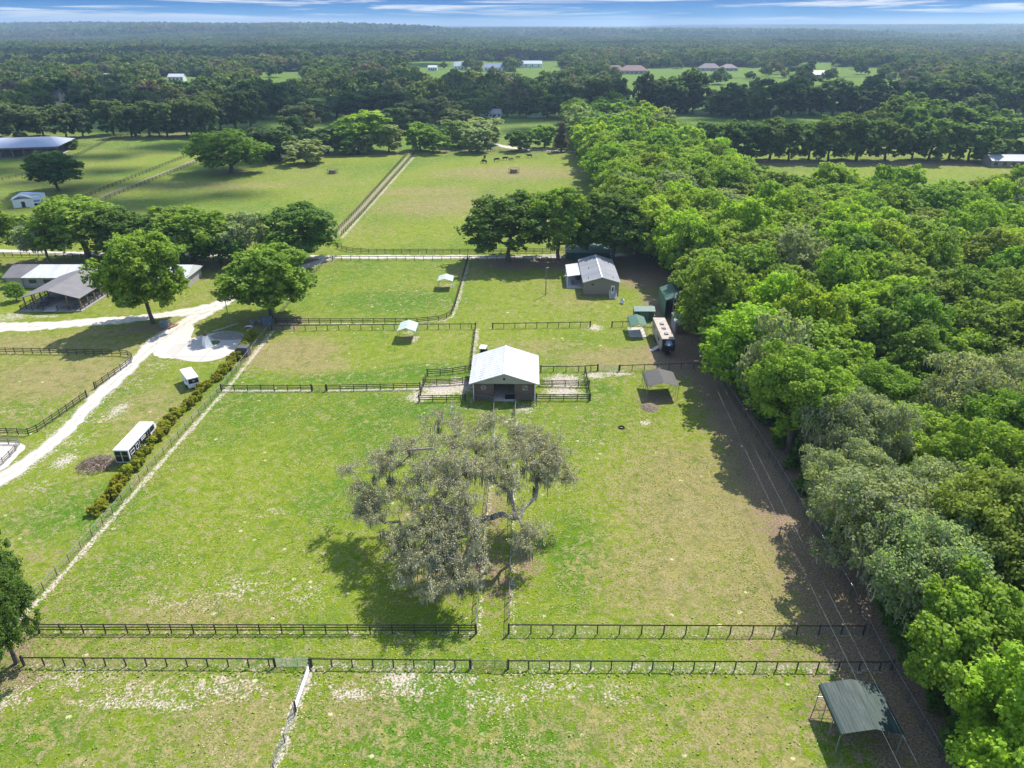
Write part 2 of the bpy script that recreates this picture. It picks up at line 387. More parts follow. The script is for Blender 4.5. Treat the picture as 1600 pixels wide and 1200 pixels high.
ROADS = {
 'main': ([(-90, 800), (-30, 765), (20, 740), (75, 698), (120, 655), (170, 604), (215, 560), (258, 526), (300, 499), (345, 474), (400, 448), (450, 425), (515, 403)], [5, 5, 4, 3.3, 3.3, 3.5, 4.5, 6.5, 6.5, 5, 4.5, 4, 3.5]),
 'branch': ([(-120, 513), (0, 510), (60, 510), (130, 505), (190, 500), (240, 494), (290, 489), (330, 480)], [6.5, 6.5, 6.5, 5.8, 5.5, 5.5, 6, 6]),
 'back': ([(-150, 392), (0, 392), (100, 396), (300, 399), (500, 401.5), (700, 401.5), (890, 401), (975, 398)], [4, 4, 4, 4, 4, 4, 4, 3.2]),
 'track': ([(-60, 372), (20, 357), (75, 341), (110, 327), (163, 306), (235, 278), (300, 252), (330, 240)], [2.6]*8),
 'laneway': ([(690, 216), (760, 222), (800, 232), (880, 236), (930, 238)], [6]*5),
 'laneway2': ([(430, 244), (560, 238), (640, 237), (800, 234)], [4]*4),
 'farlane': ([(520, 372), (560, 330), (638, 246)], [1.6]*3),
}
EDGE = [(1640, 1480), (1560, 1345), (1475, 1198), (1378, 1030), (1330, 932), (1215, 736), (1150, 632), (1100, 560), (1078, 490), (1060, 450), (1020, 416), (985, 385), (965, 330), (945, 290), (928, 262), (914, 238), (902, 212), (893, 190)]
FOREST = EDGE+[(960, 186), (1010, 206), (1060, 243), (1130, 292), (1200, 330), (1400, 348), (1700, 340), (2300, 345), (2700, 1480)]
NORTHFIELDS = [  # open land far off, pixel outlines
 [(940, 108), (1080, 106), (1070, 140), (1010, 178), (975, 178), (985, 150)], [(1060, 105), (1400, 105), (1430, 170), (1040, 172)],
 [(630, 97), (700, 95), (880, 93), (890, 138), (700, 143), (640, 140)], [(395, 112), (480, 112), (495, 152), (400, 150)], [(598, 118), (650, 118), (655, 142), (598, 142)],
 [(-200, 88), (14, 88), (18, 126), (-200, 126)], [(1010, 176), (1900, 176), (1900, 206), (1020, 206)], [(235, 120), (330, 120), (340, 150), (240, 150)], [(60, 98), (150, 97), (160, 120), (60, 122)], [(480, 92), (560, 92), (570, 104), (480, 104)], [(150, 150), (215, 150), (220, 166), (150, 168)], [(1440, 92), (1560, 92), (1570, 104), (1440, 106)], [(330, 108), (395, 110), (395, 116), (330, 116)],
 [(1250, 98), (1310, 98), (1310, 118), (1250, 118)], [(1110, 96), (1160, 96), (1160, 100), (1110, 100)], [(420, 150), (460, 150), (460, 164), (420, 164)]]
def noise_np(x, y, s, seed=0):
    x = np.asarray(x)/s; y = np.asarray(y)/s; o = 0
    r = np.random.default_rng(seed)
    for k in range(5):
        a = r.uniform(0, 6.28); f = 1.0*1.55**k*.6; p = r.uniform(0, 6.28, 2)
        o = o+np.sin((x*math.cos(a)+y*math.sin(a))*f*2+p[0]+1.3*np.sin((y*math.cos(a)-x*math.sin(a))*f+p[1]))/(k+1.5)
    return o*.5
def blobs(lst):
    o = np.zeros_like(GX)
    for u, v, rx, ry, s in lst:
        x, y = G(u, v); o = np.maximum(o, s*np.exp(-(((GX-x)/rx)**2+((GY-y)/ry)**2)))
    return o
def strip(pts, w, s=1.0): return s*np.clip(1.25-seg_dist(GX, GY, W(pts))/w, 0, 1)
def off(pts, d): return [(u+d, v) for u, v in pts]
sand = np.zeros_like(GX)
for p, w, s in ((off(F_LEFT[:6], 6), .75, .95), (F_A, .8, .62), (F_B, .9, .58), (F_C, 1.0, .62), (F_D, 1.2, .66), (F_E, 1.2, .62), (F_DIAG, .9, .95), (off(LANE_L, 3), .7, .75), (off(LANE_R, 4), .7, .75),
                (F_MID, .9, .9), (F_MID2, .9, .9), (off(F_UP1, 2), .9, .8), (F_UP2, 1.0, .5), (off(F_UP2B, 3), .9, .8), (F_H1, .8, .5), ([(515, 372), (560, 330), (645, 244)], .9, .6), ([(534, 372), (648, 244)], 1.2, .8)):
    sand = np.maximum(sand, strip(p, w, s))
for nm, (p, w) in ROADS.items(): sand = np.maximum(sand, strip(p, w[len(w)//2]*.5+1.3, .84))
sand = np.maximum(sand, blobs([
 (690, 608, 5.5, 4, 1.1), (655, 620, 3.2, 3.0, 1.1), (720, 603, 4, 5, 1), (880, 597, 5, 5, 1.05), (880, 612, 5, 3, 1.0), (930, 586, 4, 2.5, .9), (965, 583, 5, 2, .85), (820, 640, 3.5, 3, .8), (790, 655, 3, 2, .6),
 (920, 620, 1.5, 1.5, .6), (1008, 661, 1.6, 1.4, .95), (530, 505, 3, 2, .2), (190, 1098, 8, 1.3, .80), (270, 1102, 6, 1.3, .76), (120, 1060, 9, 3.5, .66), (350, 1075, 9, 4, .66), (240, 1075, 16, 3.0, .62), (20, 1090, 4, 3, .7),
 (545, 1085, 3, 1.6, .85), (625, 1058, 3, 2, 1.0), (620, 1075, 9, 3, .68), (720, 1060, 6, 2, .70), (770, 1095, 9, 3, .64), (870, 1070, 8, 3, .64), (960, 1085, 5, 2.5, .65), (830, 1055, 6, 2, .6), (500, 1068, 4, 2, .6),
 (170, 650, 5, 8, .6), (185, 640, 2, 5, .9), (100, 720, 2.5, 4, .85), (60, 760, 4, 4, .6), (250, 570, 6, 6, .6), (300, 560, 9, 3, .7), (20, 291, 5, 4, .9), (20, 495, 6, 5, .8), (70, 494, 6, 2, .8), (1035, 370, 3, 2, .6), (1230, 820, 3, 3, .55),
 (640, 520, 2.4, 2.6, .7), (648, 530, 1.2, 3, .9), (697, 447, 2.2, 2.6, .7), (707, 445, 1.2, 4, .8), (930, 512, 3, 3, .9), (460, 275, 8, 6, .55), (365, 1180, 4, 2, .5), (420, 800, 6, 3, .55), (280, 940, 12, 4, .58), (380, 920, 10, 5, .62), (480, 930, 5, 5, .6), (300, 880, 6, 4, .52), (860, 760, 8, 8, .48), (930, 690, 9, 4, .5), (200, 600, 10, 6, .55), (120, 690, 4, 6, .6), (420, 545, 9, 4, .5), (690, 575, 6, 3, .55), (170, 920, 7, 3, .35), (900, 960, 6, 3, .3), (60, 640, 12, 4, .5), (60, 640, 3, 1, .6)]))
dirt = np.zeros_like(GX)
fr = W(F_RIGHT); ex = W(EDGE)
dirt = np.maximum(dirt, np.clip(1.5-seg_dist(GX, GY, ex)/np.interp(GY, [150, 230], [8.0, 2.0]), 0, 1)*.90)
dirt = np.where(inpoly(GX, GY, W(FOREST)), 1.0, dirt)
dirt = np.maximum(dirt, blobs([(1000, 430, 10, 16, 1.1), (940, 405, 22, 8, 1.1), (800, 412, 14, 8, 1.1), (870, 412, 14, 8, 1.1), (1030, 480, 5, 16, 1), (1060, 560, 8, 14, 1.1), (1040, 545, 5, 9, .8), (1025, 622, 5, 4, .95), (640, 528, 2.3, 2.0, .9), (697, 449, 2.2, 2.0, .9),
 (700, 905, 8, 5, .8), (780, 900, 4.2, 9, .74), (770, 800, 3.4, 11, .78), (735, 880, 6, 5, .9), (820, 880, 3, 6, .8), (640, 800, 4, 3, .7), (430, 505, 12, 7, .9), (240, 512, 11, 5, .85), (475, 410, 12, 5, .9), (300, 415, 40, 6, .95), (100, 412, 30, 5, .9), (20, 1060, 6, 3, .8), (20, 1010, 5, 6, .8),
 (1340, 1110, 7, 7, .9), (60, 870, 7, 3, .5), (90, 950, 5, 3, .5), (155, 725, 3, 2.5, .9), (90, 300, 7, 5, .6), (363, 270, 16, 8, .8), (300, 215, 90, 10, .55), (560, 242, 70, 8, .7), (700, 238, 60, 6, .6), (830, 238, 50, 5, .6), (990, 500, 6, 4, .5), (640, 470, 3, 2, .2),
 (940, 535, 5, 9, .3), (1180, 825, 7, 6, .4), (1190, 1020, 8, 6, .5)]))
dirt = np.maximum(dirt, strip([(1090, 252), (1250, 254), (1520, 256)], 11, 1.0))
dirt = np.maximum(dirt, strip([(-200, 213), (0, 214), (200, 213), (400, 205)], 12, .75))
dry = .30+.28*noise_np(GX, GY, 22, 3)
dry = np.maximum(dry, blobs([(450, 550, 14, 10, 1.1), (490, 570, 10, 6, .8), (1100, 780, 17, 24, .95), (1060, 900, 15, 12, .8), (1180, 930, 10, 14, .9), (1150, 660, 10, 8, .9), (90, 585, 24, 16, .85), (60, 540, 30, 8, .8), (170, 520, 12, 4, .9), (230, 640, 12, 16, .7), (300, 200, 10, 10, .3),
 (700, 320, 45, 30, .75), (800, 270, 50, 25, .85), (660, 300, 30, 14, .8), (560, 360, 20, 20, .5), (950, 560, 18, 8, .8), (900, 470, 16, 12, .6), (1000, 560, 12, 8, .9), (300, 960, 16, 5, .7), (360, 1140, 10, 9, .8), (560, 1110, 6, 7, .75), (1150, 1140, 12, 10, .7), (950, 1140, 14, 9, .6),
 (350, 290, 60, 20, .6), (150, 340, 30, 20, .5), (50, 880, 10, 8, .5), (730, 425, 8, 10, .7), (850, 540, 14, 6, .7), (1320, 285, 120, 30, .3)]))
dry = np.clip(dry+.12*noise_np(GX, GY, 7, 9), 0, 1)
lush = np.clip(.35+.4*noise_np(GX, GY, 15, 5), 0, 1)
lush = np.maximum(lush, blobs([(640, 1140, 11, 8, 1.0), (800, 1170, 14, 6, .9), (700, 580, 16, 6, .9), (560, 590, 20, 4, .9), (620, 470, 22, 12, .9), (900, 870, 6, 12, .8), (660, 640, 14, 5, .9), (520, 780, 10, 10, .6), (200, 880, 8, 8, .6), (120, 800, 14, 9, .8), (60, 1150, 10, 7, .7), (940, 610, 5, 4, .9), (1180, 285, 60, 16, .9)]))
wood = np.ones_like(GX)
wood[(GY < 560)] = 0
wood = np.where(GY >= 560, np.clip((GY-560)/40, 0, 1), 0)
PXU, PXV = 800+FPX*GX/np.maximum(GY*CP+HCAM*SP, 1), 600-FPX*(GY*SP-HCAM*CP)/np.maximum(GY*CP+HCAM*SP, 1)
front = GY > 60
meadow = np.zeros_like(GX)
for poly in NORTHFIELDS: meadow = np.where(front & inpoly(PXU, PXV, poly), 1.0, meadow)
wood = np.where(meadow > 0, 0, wood)
lush = np.where((meadow > 0) | ((GY > 400) & (wood < .5)), .8, lush); dry = np.where((meadow > 0), .12, dry)
dirt = np.where((meadow > 0), 0, dirt)
zz = np.where(GY > 0, hill(GX, GY), 0)
mv = np.stack([GX, GY, zz], -1).reshape(-1, 3)
ii = (np.arange(ny-1)[:, None]*nx+np.arange(nx-1)[None, :]).ravel()
qf = np.stack([ii, ii+1, ii+nx+1, ii+nx], 1).astype(np.int32)
gm = bpy.data.meshes.new('ground'); gm.vertices.add(len(mv)); gm.vertices.foreach_set('co', mv.astype(np.float32).ravel())
gm.loops.add(qf.size); gm.loops.foreach_set('vertex_index', qf.ravel()); gm.polygons.add(len(qf))
gm.polygons.foreach_set('loop_start', (np.arange(len(qf))*4).astype(np.int32)); gm.polygons.foreach_set('loop_total', np.full(len(qf), 4, np.int32))
gm.update(calc_edges=True)
for nm, a in (('sand', sand), ('dirt', dirt), ('dry', dry), ('lush', lush), ('wood', wood)):
    at = gm.attributes.new('m_'+nm, 'FLOAT', 'POINT'); at.data.foreach_set('value', a.astype(np.float32).ravel())
ground = linkmesh('ground', gm); tag(ground, 'pasture grass ground with sandy and brown worn patches', kind='structure')
m, t, o = new_mat('ground'); p = N(t, 'ShaderNodeBsdfPrincipled'); g = N(t, 'ShaderNodeNewGeometry'); P = g.outputs['Position']
def attr(t, n): a = N(t, 'ShaderNodeAttribute'); a.attribute_name = n; return a.outputs['Fac']
def thr(t, val, n, k, lo, hi):       # noisy threshold of a mask
    v = M(t, 'ADD', val, M(t, 'MULTIPLY', M(t, 'SUBTRACT', n, .5), k)); mr = N(t, 'ShaderNodeMapRange'); mr.interpolation_type = 'SMOOTHSTEP'
    t.links.new(v, mr.inputs[0]); mr.inputs[1].default_value = lo; mr.inputs[2].default_value = hi; return mr.outputs[0]
nz = lambda f, k: M(t, 'ADD', M(t, 'MULTIPLY', M(t, 'SUBTRACT', f, .5), k), .5, clamp=True)
n20 = nz(noise(t, P, .06, 4, .6), 1.8); n4 = nz(noise(t, P, .30, 5, .62, .4), 2.2); n2m = nz(noise(t, P, .62, 5, .6, 1.2), 2.6); n1 = nz(noise(t, P, 1.15, 5, .65, .8), 2.4); nf = nz(noise(t, P, 4.0, 4, .7), 2.6); nff = nz(noise(t, P, 13, 2, .6), 2.2)
lushc = MIX(t, thr(t, nf, nff, .5, .35, .68), (.045, .125, .006), (.105, .215, .008))
yel = MIX(t, thr(t, nf, nff, .5, .35, .68), (.130, .190, .008), (.225, .280, .018))
c = MIX(t, thr(t, M(t, 'ADD', M(t, 'MULTIPLY', attr(t, 'm_lush'), .7), M(t, 'MULTIPLY', n4, .62)), n1, .5, .46, .80), yel, lushc)
tan = MIX(t, thr(t, nf, nff, .6, .3, .7), (.195, .155, .065), (.335, .265, .125))
c = MIX(t, M(t, 'MULTIPLY', thr(t, M(t, 'MULTIPLY', M(t, 'ADD', attr(t, 'm_dry'), M(t, 'MULTIPLY', n4, .3)), .9), n1, .8, .40, .82), .84), c, tan)
c = MIX(t, M(t, 'MULTIPLY', thr(t, n2m, nf, .7, .58, .98), .60), c, MIX(t, nff, (.24, .20, .085), (.40, .34, .19)))
c = MIX(t, M(t, 'MULTIPLY', thr(t, M(t, 'SUBTRACT', 1, n2m), nf, .7, .58, .98), .62), c, (.070, .128, .014))
c = MIX(t, M(t, 'MULTIPLY', thr(t, n4, n1, .5, .55, .95), .35), c, (.235, .225, .040))
c = MIX(t, M(t, 'MULTIPLY', thr(t, nff, n1, .8, .62, .95), .55), c, (.42, .37, .18))
drc = MIX(t, thr(t, nf, nff, .7, .3, .7), (.165, .115, .075), (.320, .235, .155))
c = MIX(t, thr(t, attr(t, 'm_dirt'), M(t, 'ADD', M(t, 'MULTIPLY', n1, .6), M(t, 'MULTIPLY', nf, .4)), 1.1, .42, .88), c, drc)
sac = MIX(t, thr(t, nf, nff, .6, .3, .7), (.36, .30, .235), (.58, .51, .43))
c = MIX(t, thr(t, attr(t, 'm_sand'), M(t, 'ADD', M(t, 'MULTIPLY', n1, .45), M(t, 'MULTIPLY', nf, .55)), 1.15, .60, .92), c, sac)
# pale seed-head tufts
vo = N(t, 'ShaderNodeTexVoronoi'); vo.inputs['Scale'].default_value = .42; vo.inputs['Randomness'].default_value = 1
mp = N(t, 'ShaderNodeMapping'); mp.inputs['Scale'].default_value = (1, 1.25, 1); t.links.new(P, mp.inputs[0]); t.links.new(mp.outputs[0], vo.inputs['Vector'])
sc_ = N(t, 'ShaderNodeSeparateColor'); t.links.new(vo.outputs['Color'], sc_.inputs[0])
rad_ = M(t, 'MULTIPLY', M(t, 'GREATER_THAN', sc_.outputs[0], .45), M(t, 'ADD', .045, M(t, 'MULTIPLY', sc_.outputs[1], .10)))
spot = M(t, 'LESS_THAN', M(t, 'ADD', vo.outputs['Distance'], M(t, 'MULTIPLY', M(t, 'SUBTRACT', nff, .5), .10)), rad_)
spot = M(t, 'MULTIPLY', spot, M(t, 'MULTIPLY', thr(t, n20, n4, .6, .34, .60), M(t, 'SUBTRACT', 1, M(t, 'GREATER_THAN', attr(t, 'm_dirt'), .7))))
c = MIX(t, M(t, 'MULTIPLY', spot, .85), c, (.55, .52, .30))
c = MIX(t, 1.0, c, RAMP(t, n4, [(0, (.86, .87, .90)), (1, (1.10, 1.08, 1.0))]), 'MULTIPLY')
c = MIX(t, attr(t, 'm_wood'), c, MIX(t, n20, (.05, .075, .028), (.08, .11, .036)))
t.links.new(c, p.inputs['Base Color']); p.inputs['Roughness'].default_value = .95; p.inputs['Specular IOR Level'].default_value = .1
b = N(t, 'ShaderNodeBump'); b.inputs['Strength'].default_value = .4; b.inputs['Distance'].default_value = .12
t.links.new(M(t, 'ADD', nf, M(t, 'MULTIPLY', n1, 1.2)), b.inputs['Height']); t.links.new(b.outputs[0], p.inputs['Normal']); t.links.new(p.outputs[0], o.inputs[0])
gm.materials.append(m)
# roads and hard standing
m, t, o = new_mat('white_gravel'); p = N(t, 'ShaderNodeBsdfPrincipled'); g = N(t, 'ShaderNodeNewGeometry'); P = g.outputs['Position']
n1 = noise(t, P, .5, 5, .6); n2 = noise(t, P, 6, 3, .6)
c = MIX(t, n2, (.46, .41, .35), (.66, .61, .54)); c = MIX(t, M(t, 'MULTIPLY', RAMP(t, n1, [(.5, (0, 0, 0)), (.7, (1, 1, 1))]), .45), c, (.38, .32, .26))
c = MIX(t, M(t, 'MULTIPLY', RAMP(t, M(t, 'ADD', M(t, 'MULTIPLY', attr(t, 'across'), .62), M(t, 'MULTIPLY', noise(t, P, 1.1, 5, .7), .7)), [(.66, (0, 0, 0)), (.90, (1, 1, 1))]), .8), c, (.30, .275, .16))
t.links.new(c, p.inputs['Base Color']); p.inputs['Roughness'].default_value = .95; t.links.new(p.outputs[0], o.inputs[0]); GRAVEL = m
m, t, o = new_mat('tan_track'); p = N(t, 'ShaderNodeBsdfPrincipled'); g = N(t, 'ShaderNodeNewGeometry'); P = g.outputs['Position']
c = MIX(t, noise(t, P, .8, 5, .6), (.19, .165, .08), (.30, .25, .14)); t.links.new(c, p.inputs['Base Color']); p.inputs['Roughness'].default_value = .95; t.links.new(p.outputs[0], o.inputs[0]); TRACK = m
def resample(pts, step):
    o = [pts[0]]; acc = 0.0
    for a, b in zip(pts[:-1], pts[1:]):
        L = math.dist(a, b); d = step-acc
        while d <= L: o.append((a[0]+(b[0]-a[0])*d/L, a[1]+(b[1]-a[1])*d/L)); d += step
        acc = (acc+L) % step
    return o
def smooth(pts, it=2):
    for _ in range(it):
        q = [pts[0]]
        for a, b in zip(pts[:-1], pts[1:]): q += [tuple(a[i]*.75+b[i]*.25 for i in range(len(a))), tuple(a[i]*.25+b[i]*.75 for i in range(len(a)))]
        pts = q+[pts[-1]]
    return pts
def road(name, key, z, mt, label):
    pp, ww = ROADS[key]; P3 = smooth([(*G(*p_), w) for p_, w in zip(pp, ww)]); dense = []
    for a, b_ in zip(P3[:-1], P3[1:]):
        L = math.dist(a[:2], b_[:2]); k = max(1, int(L/.8)); dense += [tuple(a[i]+(b_[i]-a[i])*j/k for i in range(3)) for j in range(k)]
    dense.append(P3[-1]); b = MB(); n = len(dense); K = 8; ac = []
    for i, (x, y, w) in enumerate(dense):
        a = dense[max(0, i-1)]; c_ = dense[min(n-1, i+1)]; dx, dy = c_[0]-a[0], c_[1]-a[1]; L = math.hypot(dx, dy)+1e-9
        wl = w*.42*(1+.16*math.sin(i*.31+1)+.2*random.uniform(-1, 1)); wr = w*.42*(1+.16*math.sin(i*.23)+.2*random.uniform(-1, 1))
        for k in range(K+1):
            q = -wl+(wl+wr)*k/K; b.v.append((x-dy/L*q, y+dx/L*q, z)); ac.append((1.0, .5, .0, .35, .75, .35, .0, .5, 1.0)[k])
    for i in range(n-1):
        for k in range(K): b.f.append((i*(K+1)+k, (i+1)*(K+1)+k, (i+1)*(K+1)+k+1, i*(K+1)+k+1))
    ro = b.build(name, mt); at = ro.data.attributes.new('across', 'FLOAT', 'POINT'); at.data.foreach_set('value', ac); tag(ro, label, kind='structure')
road('road', 'main', .012, GRAVEL, 'white gravel drive running diagonally at the left')
road('road', 'branch', .017, GRAVEL, 'white gravel branch passing the grey roofed pavilion')
road('road', 'back', .012, GRAVEL, 'white gravel lane behind the upper paddocks')
road('path', 'track', .012, TRACK, 'narrow tan dirt track between the far left fences')
road('road', 'laneway', .02, GRAVEL, 'pale lane behind the cow pasture')
road('path', 'laneway2', .03, TRACK, 'worn lane under the trees at the end of the pastures')
road('path', 'farlane', .012, TRACK, 'worn ground between the double fence of the far pasture')
def flatpoly(name, pts, z, mt, label, jitr=0.0, step=None):
    w = [G(*q) for q in pts]
    if step: w = resample(smooth(w+[w[0]], 2), step)
    w = [(x+random.uniform(-jitr, jitr), y+random.uniform(-jitr, jitr), z) for x, y in w]
    b = MB(); b.add(w, [tuple(range(len(w)))]); return tag(b.build(name, mt), label, kind='structure')
m, t, o = new_mat('concrete_pad'); p = N(t, 'ShaderNodeBsdfPrincipled'); g = N(t, 'ShaderNodeNewGeometry'); P = g.outputs['Position']
br = N(t, 'ShaderNodeTexBrick'); br.inputs['Scale'].default_value = .16; br.inputs['Mortar Size'].default_value = .012; br.inputs['Color1'].default_value = (.50, .465, .42, 1); br.inputs['Color2'].default_value = (.45, .415, .37, 1)
br.inputs['Mortar'].default_value = (.33, .30, .26, 1); br.offset = 0; br.inputs['Brick Width'].default_value = 1; br.inputs['Row Height'].default_value = 1; t.links.new(P, br.inputs['Vector'])
c = MIX(t, M(t, 'MULTIPLY', noise(t, P, 1.5, 4), .3), br.outputs[0], (.55, .50, .44)); t.links.new(c, p.inputs['Base Color']); p.inputs['Roughness'].default_value = .9; t.links.new(p.outputs[0], o.inputs[0]); PAD = m
flatpoly('ground', [(238, 552), (262, 531), (290, 512), (305, 508), (300, 524), (296, 540), (284, 560), (262, 560), (246, 560)], .018, GRAVEL, 'white gravel apron joining the pad to the drive', .25, .8)
flatpoly('pavement', [(258, 551), (276, 536), (300, 528), (322, 522), (350, 517), (372, 518), (388, 527), (384, 541), (372, 549), (350, 559), (325, 566), (298, 565), (270, 560)], .022, PAD, 'white concrete turning pad round the tapered monument', .1, 1.0)
flatpoly('ground', [(328, 525), (345, 518), (368, 518), (385, 525), (380, 530), (352, 532), (333, 530)], .034, mat('gravel_bed', (.27, .245, .21), .95, var=.4, scale=2, bump=.5), 'dark gravel bed behind the monument', .1, .8)
flatpoly('ground', [(328, 534), (338, 531), (345, 534), (341, 538), (331, 540)], .034, mat('lawn_island', (.11, .16, .03), .95, var=.4, scale=3, bump=.5), 'small grass island beside the monument', .1, .6)
flatpoly('ground', [(-160, 692), (-60, 690), (29, 690), (45, 698), (30, 708), (20, 722), (2, 736), (-60, 760), (-160, 800)], .012, GRAVEL, 'white sand riding ring at the lower left', .15, 1.2)
# ------------------------------------------------------------------ fences
BLACKW = mat('black_board', (.058, .052, .046), .85, var=.35, scale=4)
GREYW = mat('grey_board', (.20, .185, .165), .85, var=.3, scale=4)
WIREM = mat('wire', (.20, .21, .20), .5, metal=.4, var=.1)
GREENPOST = mat('green_steel', (.055, .085, .065), .5, var=.15)
GALV = mat('galvanised', (.42, .43, .42), .4, metal=.6, var=.15)
WHITEP = mat('white_paint', (.78, .78, .76), .5, var=.06)
def rail_mesh(pts, zs, w, h, side=0.0):
    b = MB()
    for i in range(len(pts)-1):
        a, c = pts[i], pts[i+1]; dx, dy = c[0]-a[0], c[1]-a[1]; L = math.hypot(dx, dy)+1e-9; ox, oy = -dy/L*side, dx/L*side
        ex_, ey_ = dx/L*.0, dy/L*.0
        for z in zs:
            za, zb_ = (z+random.uniform(-.015, .015) for _ in (0, 1))
            b.beam((a[0]+ox, a[1]+oy, za), (c[0]+ox, c[1]+oy, zb_), w, h)
    return b
PM = {}
def post_mesh(kind, Hh):
    k = (kind, Hh)
    if k not in PM:
        b = MB()
        if kind in ('board', 'grey'): b.tube((0, 0, -.3), (0, 0, Hh+.08), .075, .068, 8)
        elif kind == 'steel': b.tube((0, 0, -.3), (0, 0, Hh+.06), .045, .045, 7)
        elif kind == 'heavy': b.box((0, 0, Hh/2), (.2, .2, Hh+.4))
        PM[k] = b.mesh('post', {'board': BLACKW, 'grey': GREYW, 'steel': GREENPOST, 'heavy': BLACKW}[kind])
    return PM[k]
def fence(label, pts, style='board3', spacing=2.44, Hh=1.3, world_pts=False, detail=True, group=None, cat='fence', heavy_ends=True):
    w = pts if world_pts else [G(*p_) for p_ in pts]; x0, y0 = w[0]
    P = resample(w, spacing)
    if math.dist(P[-1], w[-1]) > .4: P.append(w[-1])
    rt = thing('board_fence' if style.startswith('board') or style == 'toprail' else 'wire_fence', label, cat, (x0, y0, 0), 0, group)
    loc = [(x-x0, y-y0) for x, y in P]
    pk = {'board3': 'board', 'board4': 'board', 'toprail': 'board', 'wire': 'steel', 'wirewood': 'grey', 'greyboard': 'grey'}[style]
    if detail:
        for i, (x, y) in enumerate(loc):
            hv = heavy_ends and pk == 'board' and i in (0, len(loc)-1)
            q = linkmesh('post', post_mesh('heavy' if hv else pk, Hh), rt); q.location = (x, y, random.uniform(-.03, .02)); q.rotation_euler = (random.uniform(-.02, .02), random.uniform(-.02, .02), random.uniform(0, 3))
    else:
        b = MB()
        for x, y in loc: b.box((x, y, Hh/2), (.13, .13, Hh+.1))
        if style.startswith('board'):
            for z in ((.45, .85, 1.2)): b.v, b.f = (lambda r: (b.v+r.v, b.f+[tuple(i+len(b.v) for i in f) for f in r.f]))(rail_mesh(loc, (z*Hh/1.3,), .035, .14, .09))
        else: b.v, b.f = (lambda r: (b.v+r.v, b.f+[tuple(i+len(b.v) for i in f) for f in r.f]))(rail_mesh(loc, (.5, Hh-.1), .03, .05, .08))
        m_ = b.mesh('fence_run', BLACKW if pk == 'board' else GREYW); o_ = linkmesh('board_fence', m_); o_.location = (x0, y0, 0)
        for k_ in ('label', 'category', 'group'):
            if k_ in rt: o_[k_] = rt[k_]
        bpy.data.objects.remove(rt); return o_
    if style in ('board3', 'board4', 'greyboard'):
        zs = {'board3': (.42, .80, 1.18), 'board4': (.30, .60, .90, 1.2), 'greyboard': (.42, .8, 1.18)}[style]
        for z in zs: rail_mesh(loc, (z*Hh/1.3,), .04, .14, .085).build('board', GREYW if style == 'greyboard' else BLACKW, rt)
    elif style == 'toprail':
        rail_mesh(loc, (Hh-.06,), .045, .14, .085).build('top_board', BLACKW, rt)
        wire_panel(loc, Hh-.12, .055).build('wire_mesh', WIREM, rt)
    elif style in ('wire', 'wirewood'):
        rail_mesh(loc, (Hh,), .05, .05).build('top_rail', GALV if style == 'wire' else GREYW, rt)
        wire_panel(loc, Hh-.06, .05).build('wire_mesh', WIREM, rt)
    return rt
def wire_panel(loc, top, side):
    b = MB()
    for k in range(6):
        z = .08+(top-.1)*k/5
        for a, c in zip(loc[:-1], loc[1:]): b.beam((a[0], a[1]+side, z), (c[0], c[1]+side, z), .012, .012)
    for x, y in resample(loc, .5): b.box((x, y+side, top/2+.03), (.012, .012, top-.05))
    return b
def gate(label, a, c, Hh=1.25, col='galv', world_pts=False, group=None, mid=None):
    a = a if world_pts else G(*a); c = c if world_pts else G(*c); L = math.dist(a, c); an = math.atan2(c[1]-a[1], c[0]-a[0])
    rt = thing('pipe_gate', label, 'gate', (a[0], a[1], 0), an, group)
    b = MB(); m_ = {'galv': GALV, 'green': GREENPOST}[col]
    b.tube((.05, 0, .1), (.05, 0, Hh), .035, n=6); b.tube((L-.05, 0, .1), (L-.05, 0, Hh), .035, n=6); b.tube((.05, 0, Hh), (L-.05, 0, Hh), .035, n=6); b.tube((.05, 0, .12), (L-.05, 0, .12), .03, n=6)
    b.build('frame', m_, rt)
    r_ = MB()
    for k in range(1, 5): r_.tube((.05, 0, .12+(Hh-.12)*k/5), (L-.05, 0, .12+(Hh-.12)*k/5), .022, n=5)
    r_.build('rails', m_, rt)
    for f in ((.33, .66) if L > 3 else (.5,)):
        s = MB(); s.box((L*f, 0, Hh/2+.05), (.05, .03, Hh-.12)); s.build('stay', m_, rt)
    for x in (0, L):
        s = MB(); s.box((x+(-.1 if x == 0 else .1), 0, Hh/2), (.16, .16, Hh+.35)); s.build('gate_post', BLACKW, rt)
    return rt
fence('black three board fence below the grey moss oak, left of the central lane', F_A)
fence('long top-board wire fence right of the lane, upper of the two in the foreground', F_B, 'toprail', 2.44, 1.3)
fence('top-board wire fence in the lower left foreground, ending at the pale gate', F_C, 'toprail', 2.15, 1.15)
fence('short top-board wire fence between the two foreground gates', F_D, 'toprail', 2.15, 1.15)
fence('lowest long top-board wire fence at the right foreground', F_E, 'toprail', 2.15, 1.15)
gate('pale green five bar gate beside the diagonal fence corner', (431, 1042), (484, 1042), 1.15, 'galv')
gate('wide wire gate across the foot of the central lane', (737, 1044), (792, 1045), 1.15, 'green')
gate('pale pipe gate hanging along the diagonal sandy line', (484, 1050), (463, 1110), 1.2, 'galv')
fence('thin wire fence continuing the diagonal sandy line to the bottom edge', [(461, 1118), (430, 1200), (405, 1290)], 'wirewood', 2.9, 1.2)
fence('long grey wire fence beside the yellow shrubs and horse trailers', F_LEFT[:6], 'wire', 2.5, 1.3)
fence('wire fence stretch continuing behind the large left tree up to the gravel lane', F_LEFT[5:], 'wire', 2.5, 1.25)
fence('wire boundary fence along the shaded edge of the right hand wood', F_RIGHT, 'wire', 3.0, 1.4)
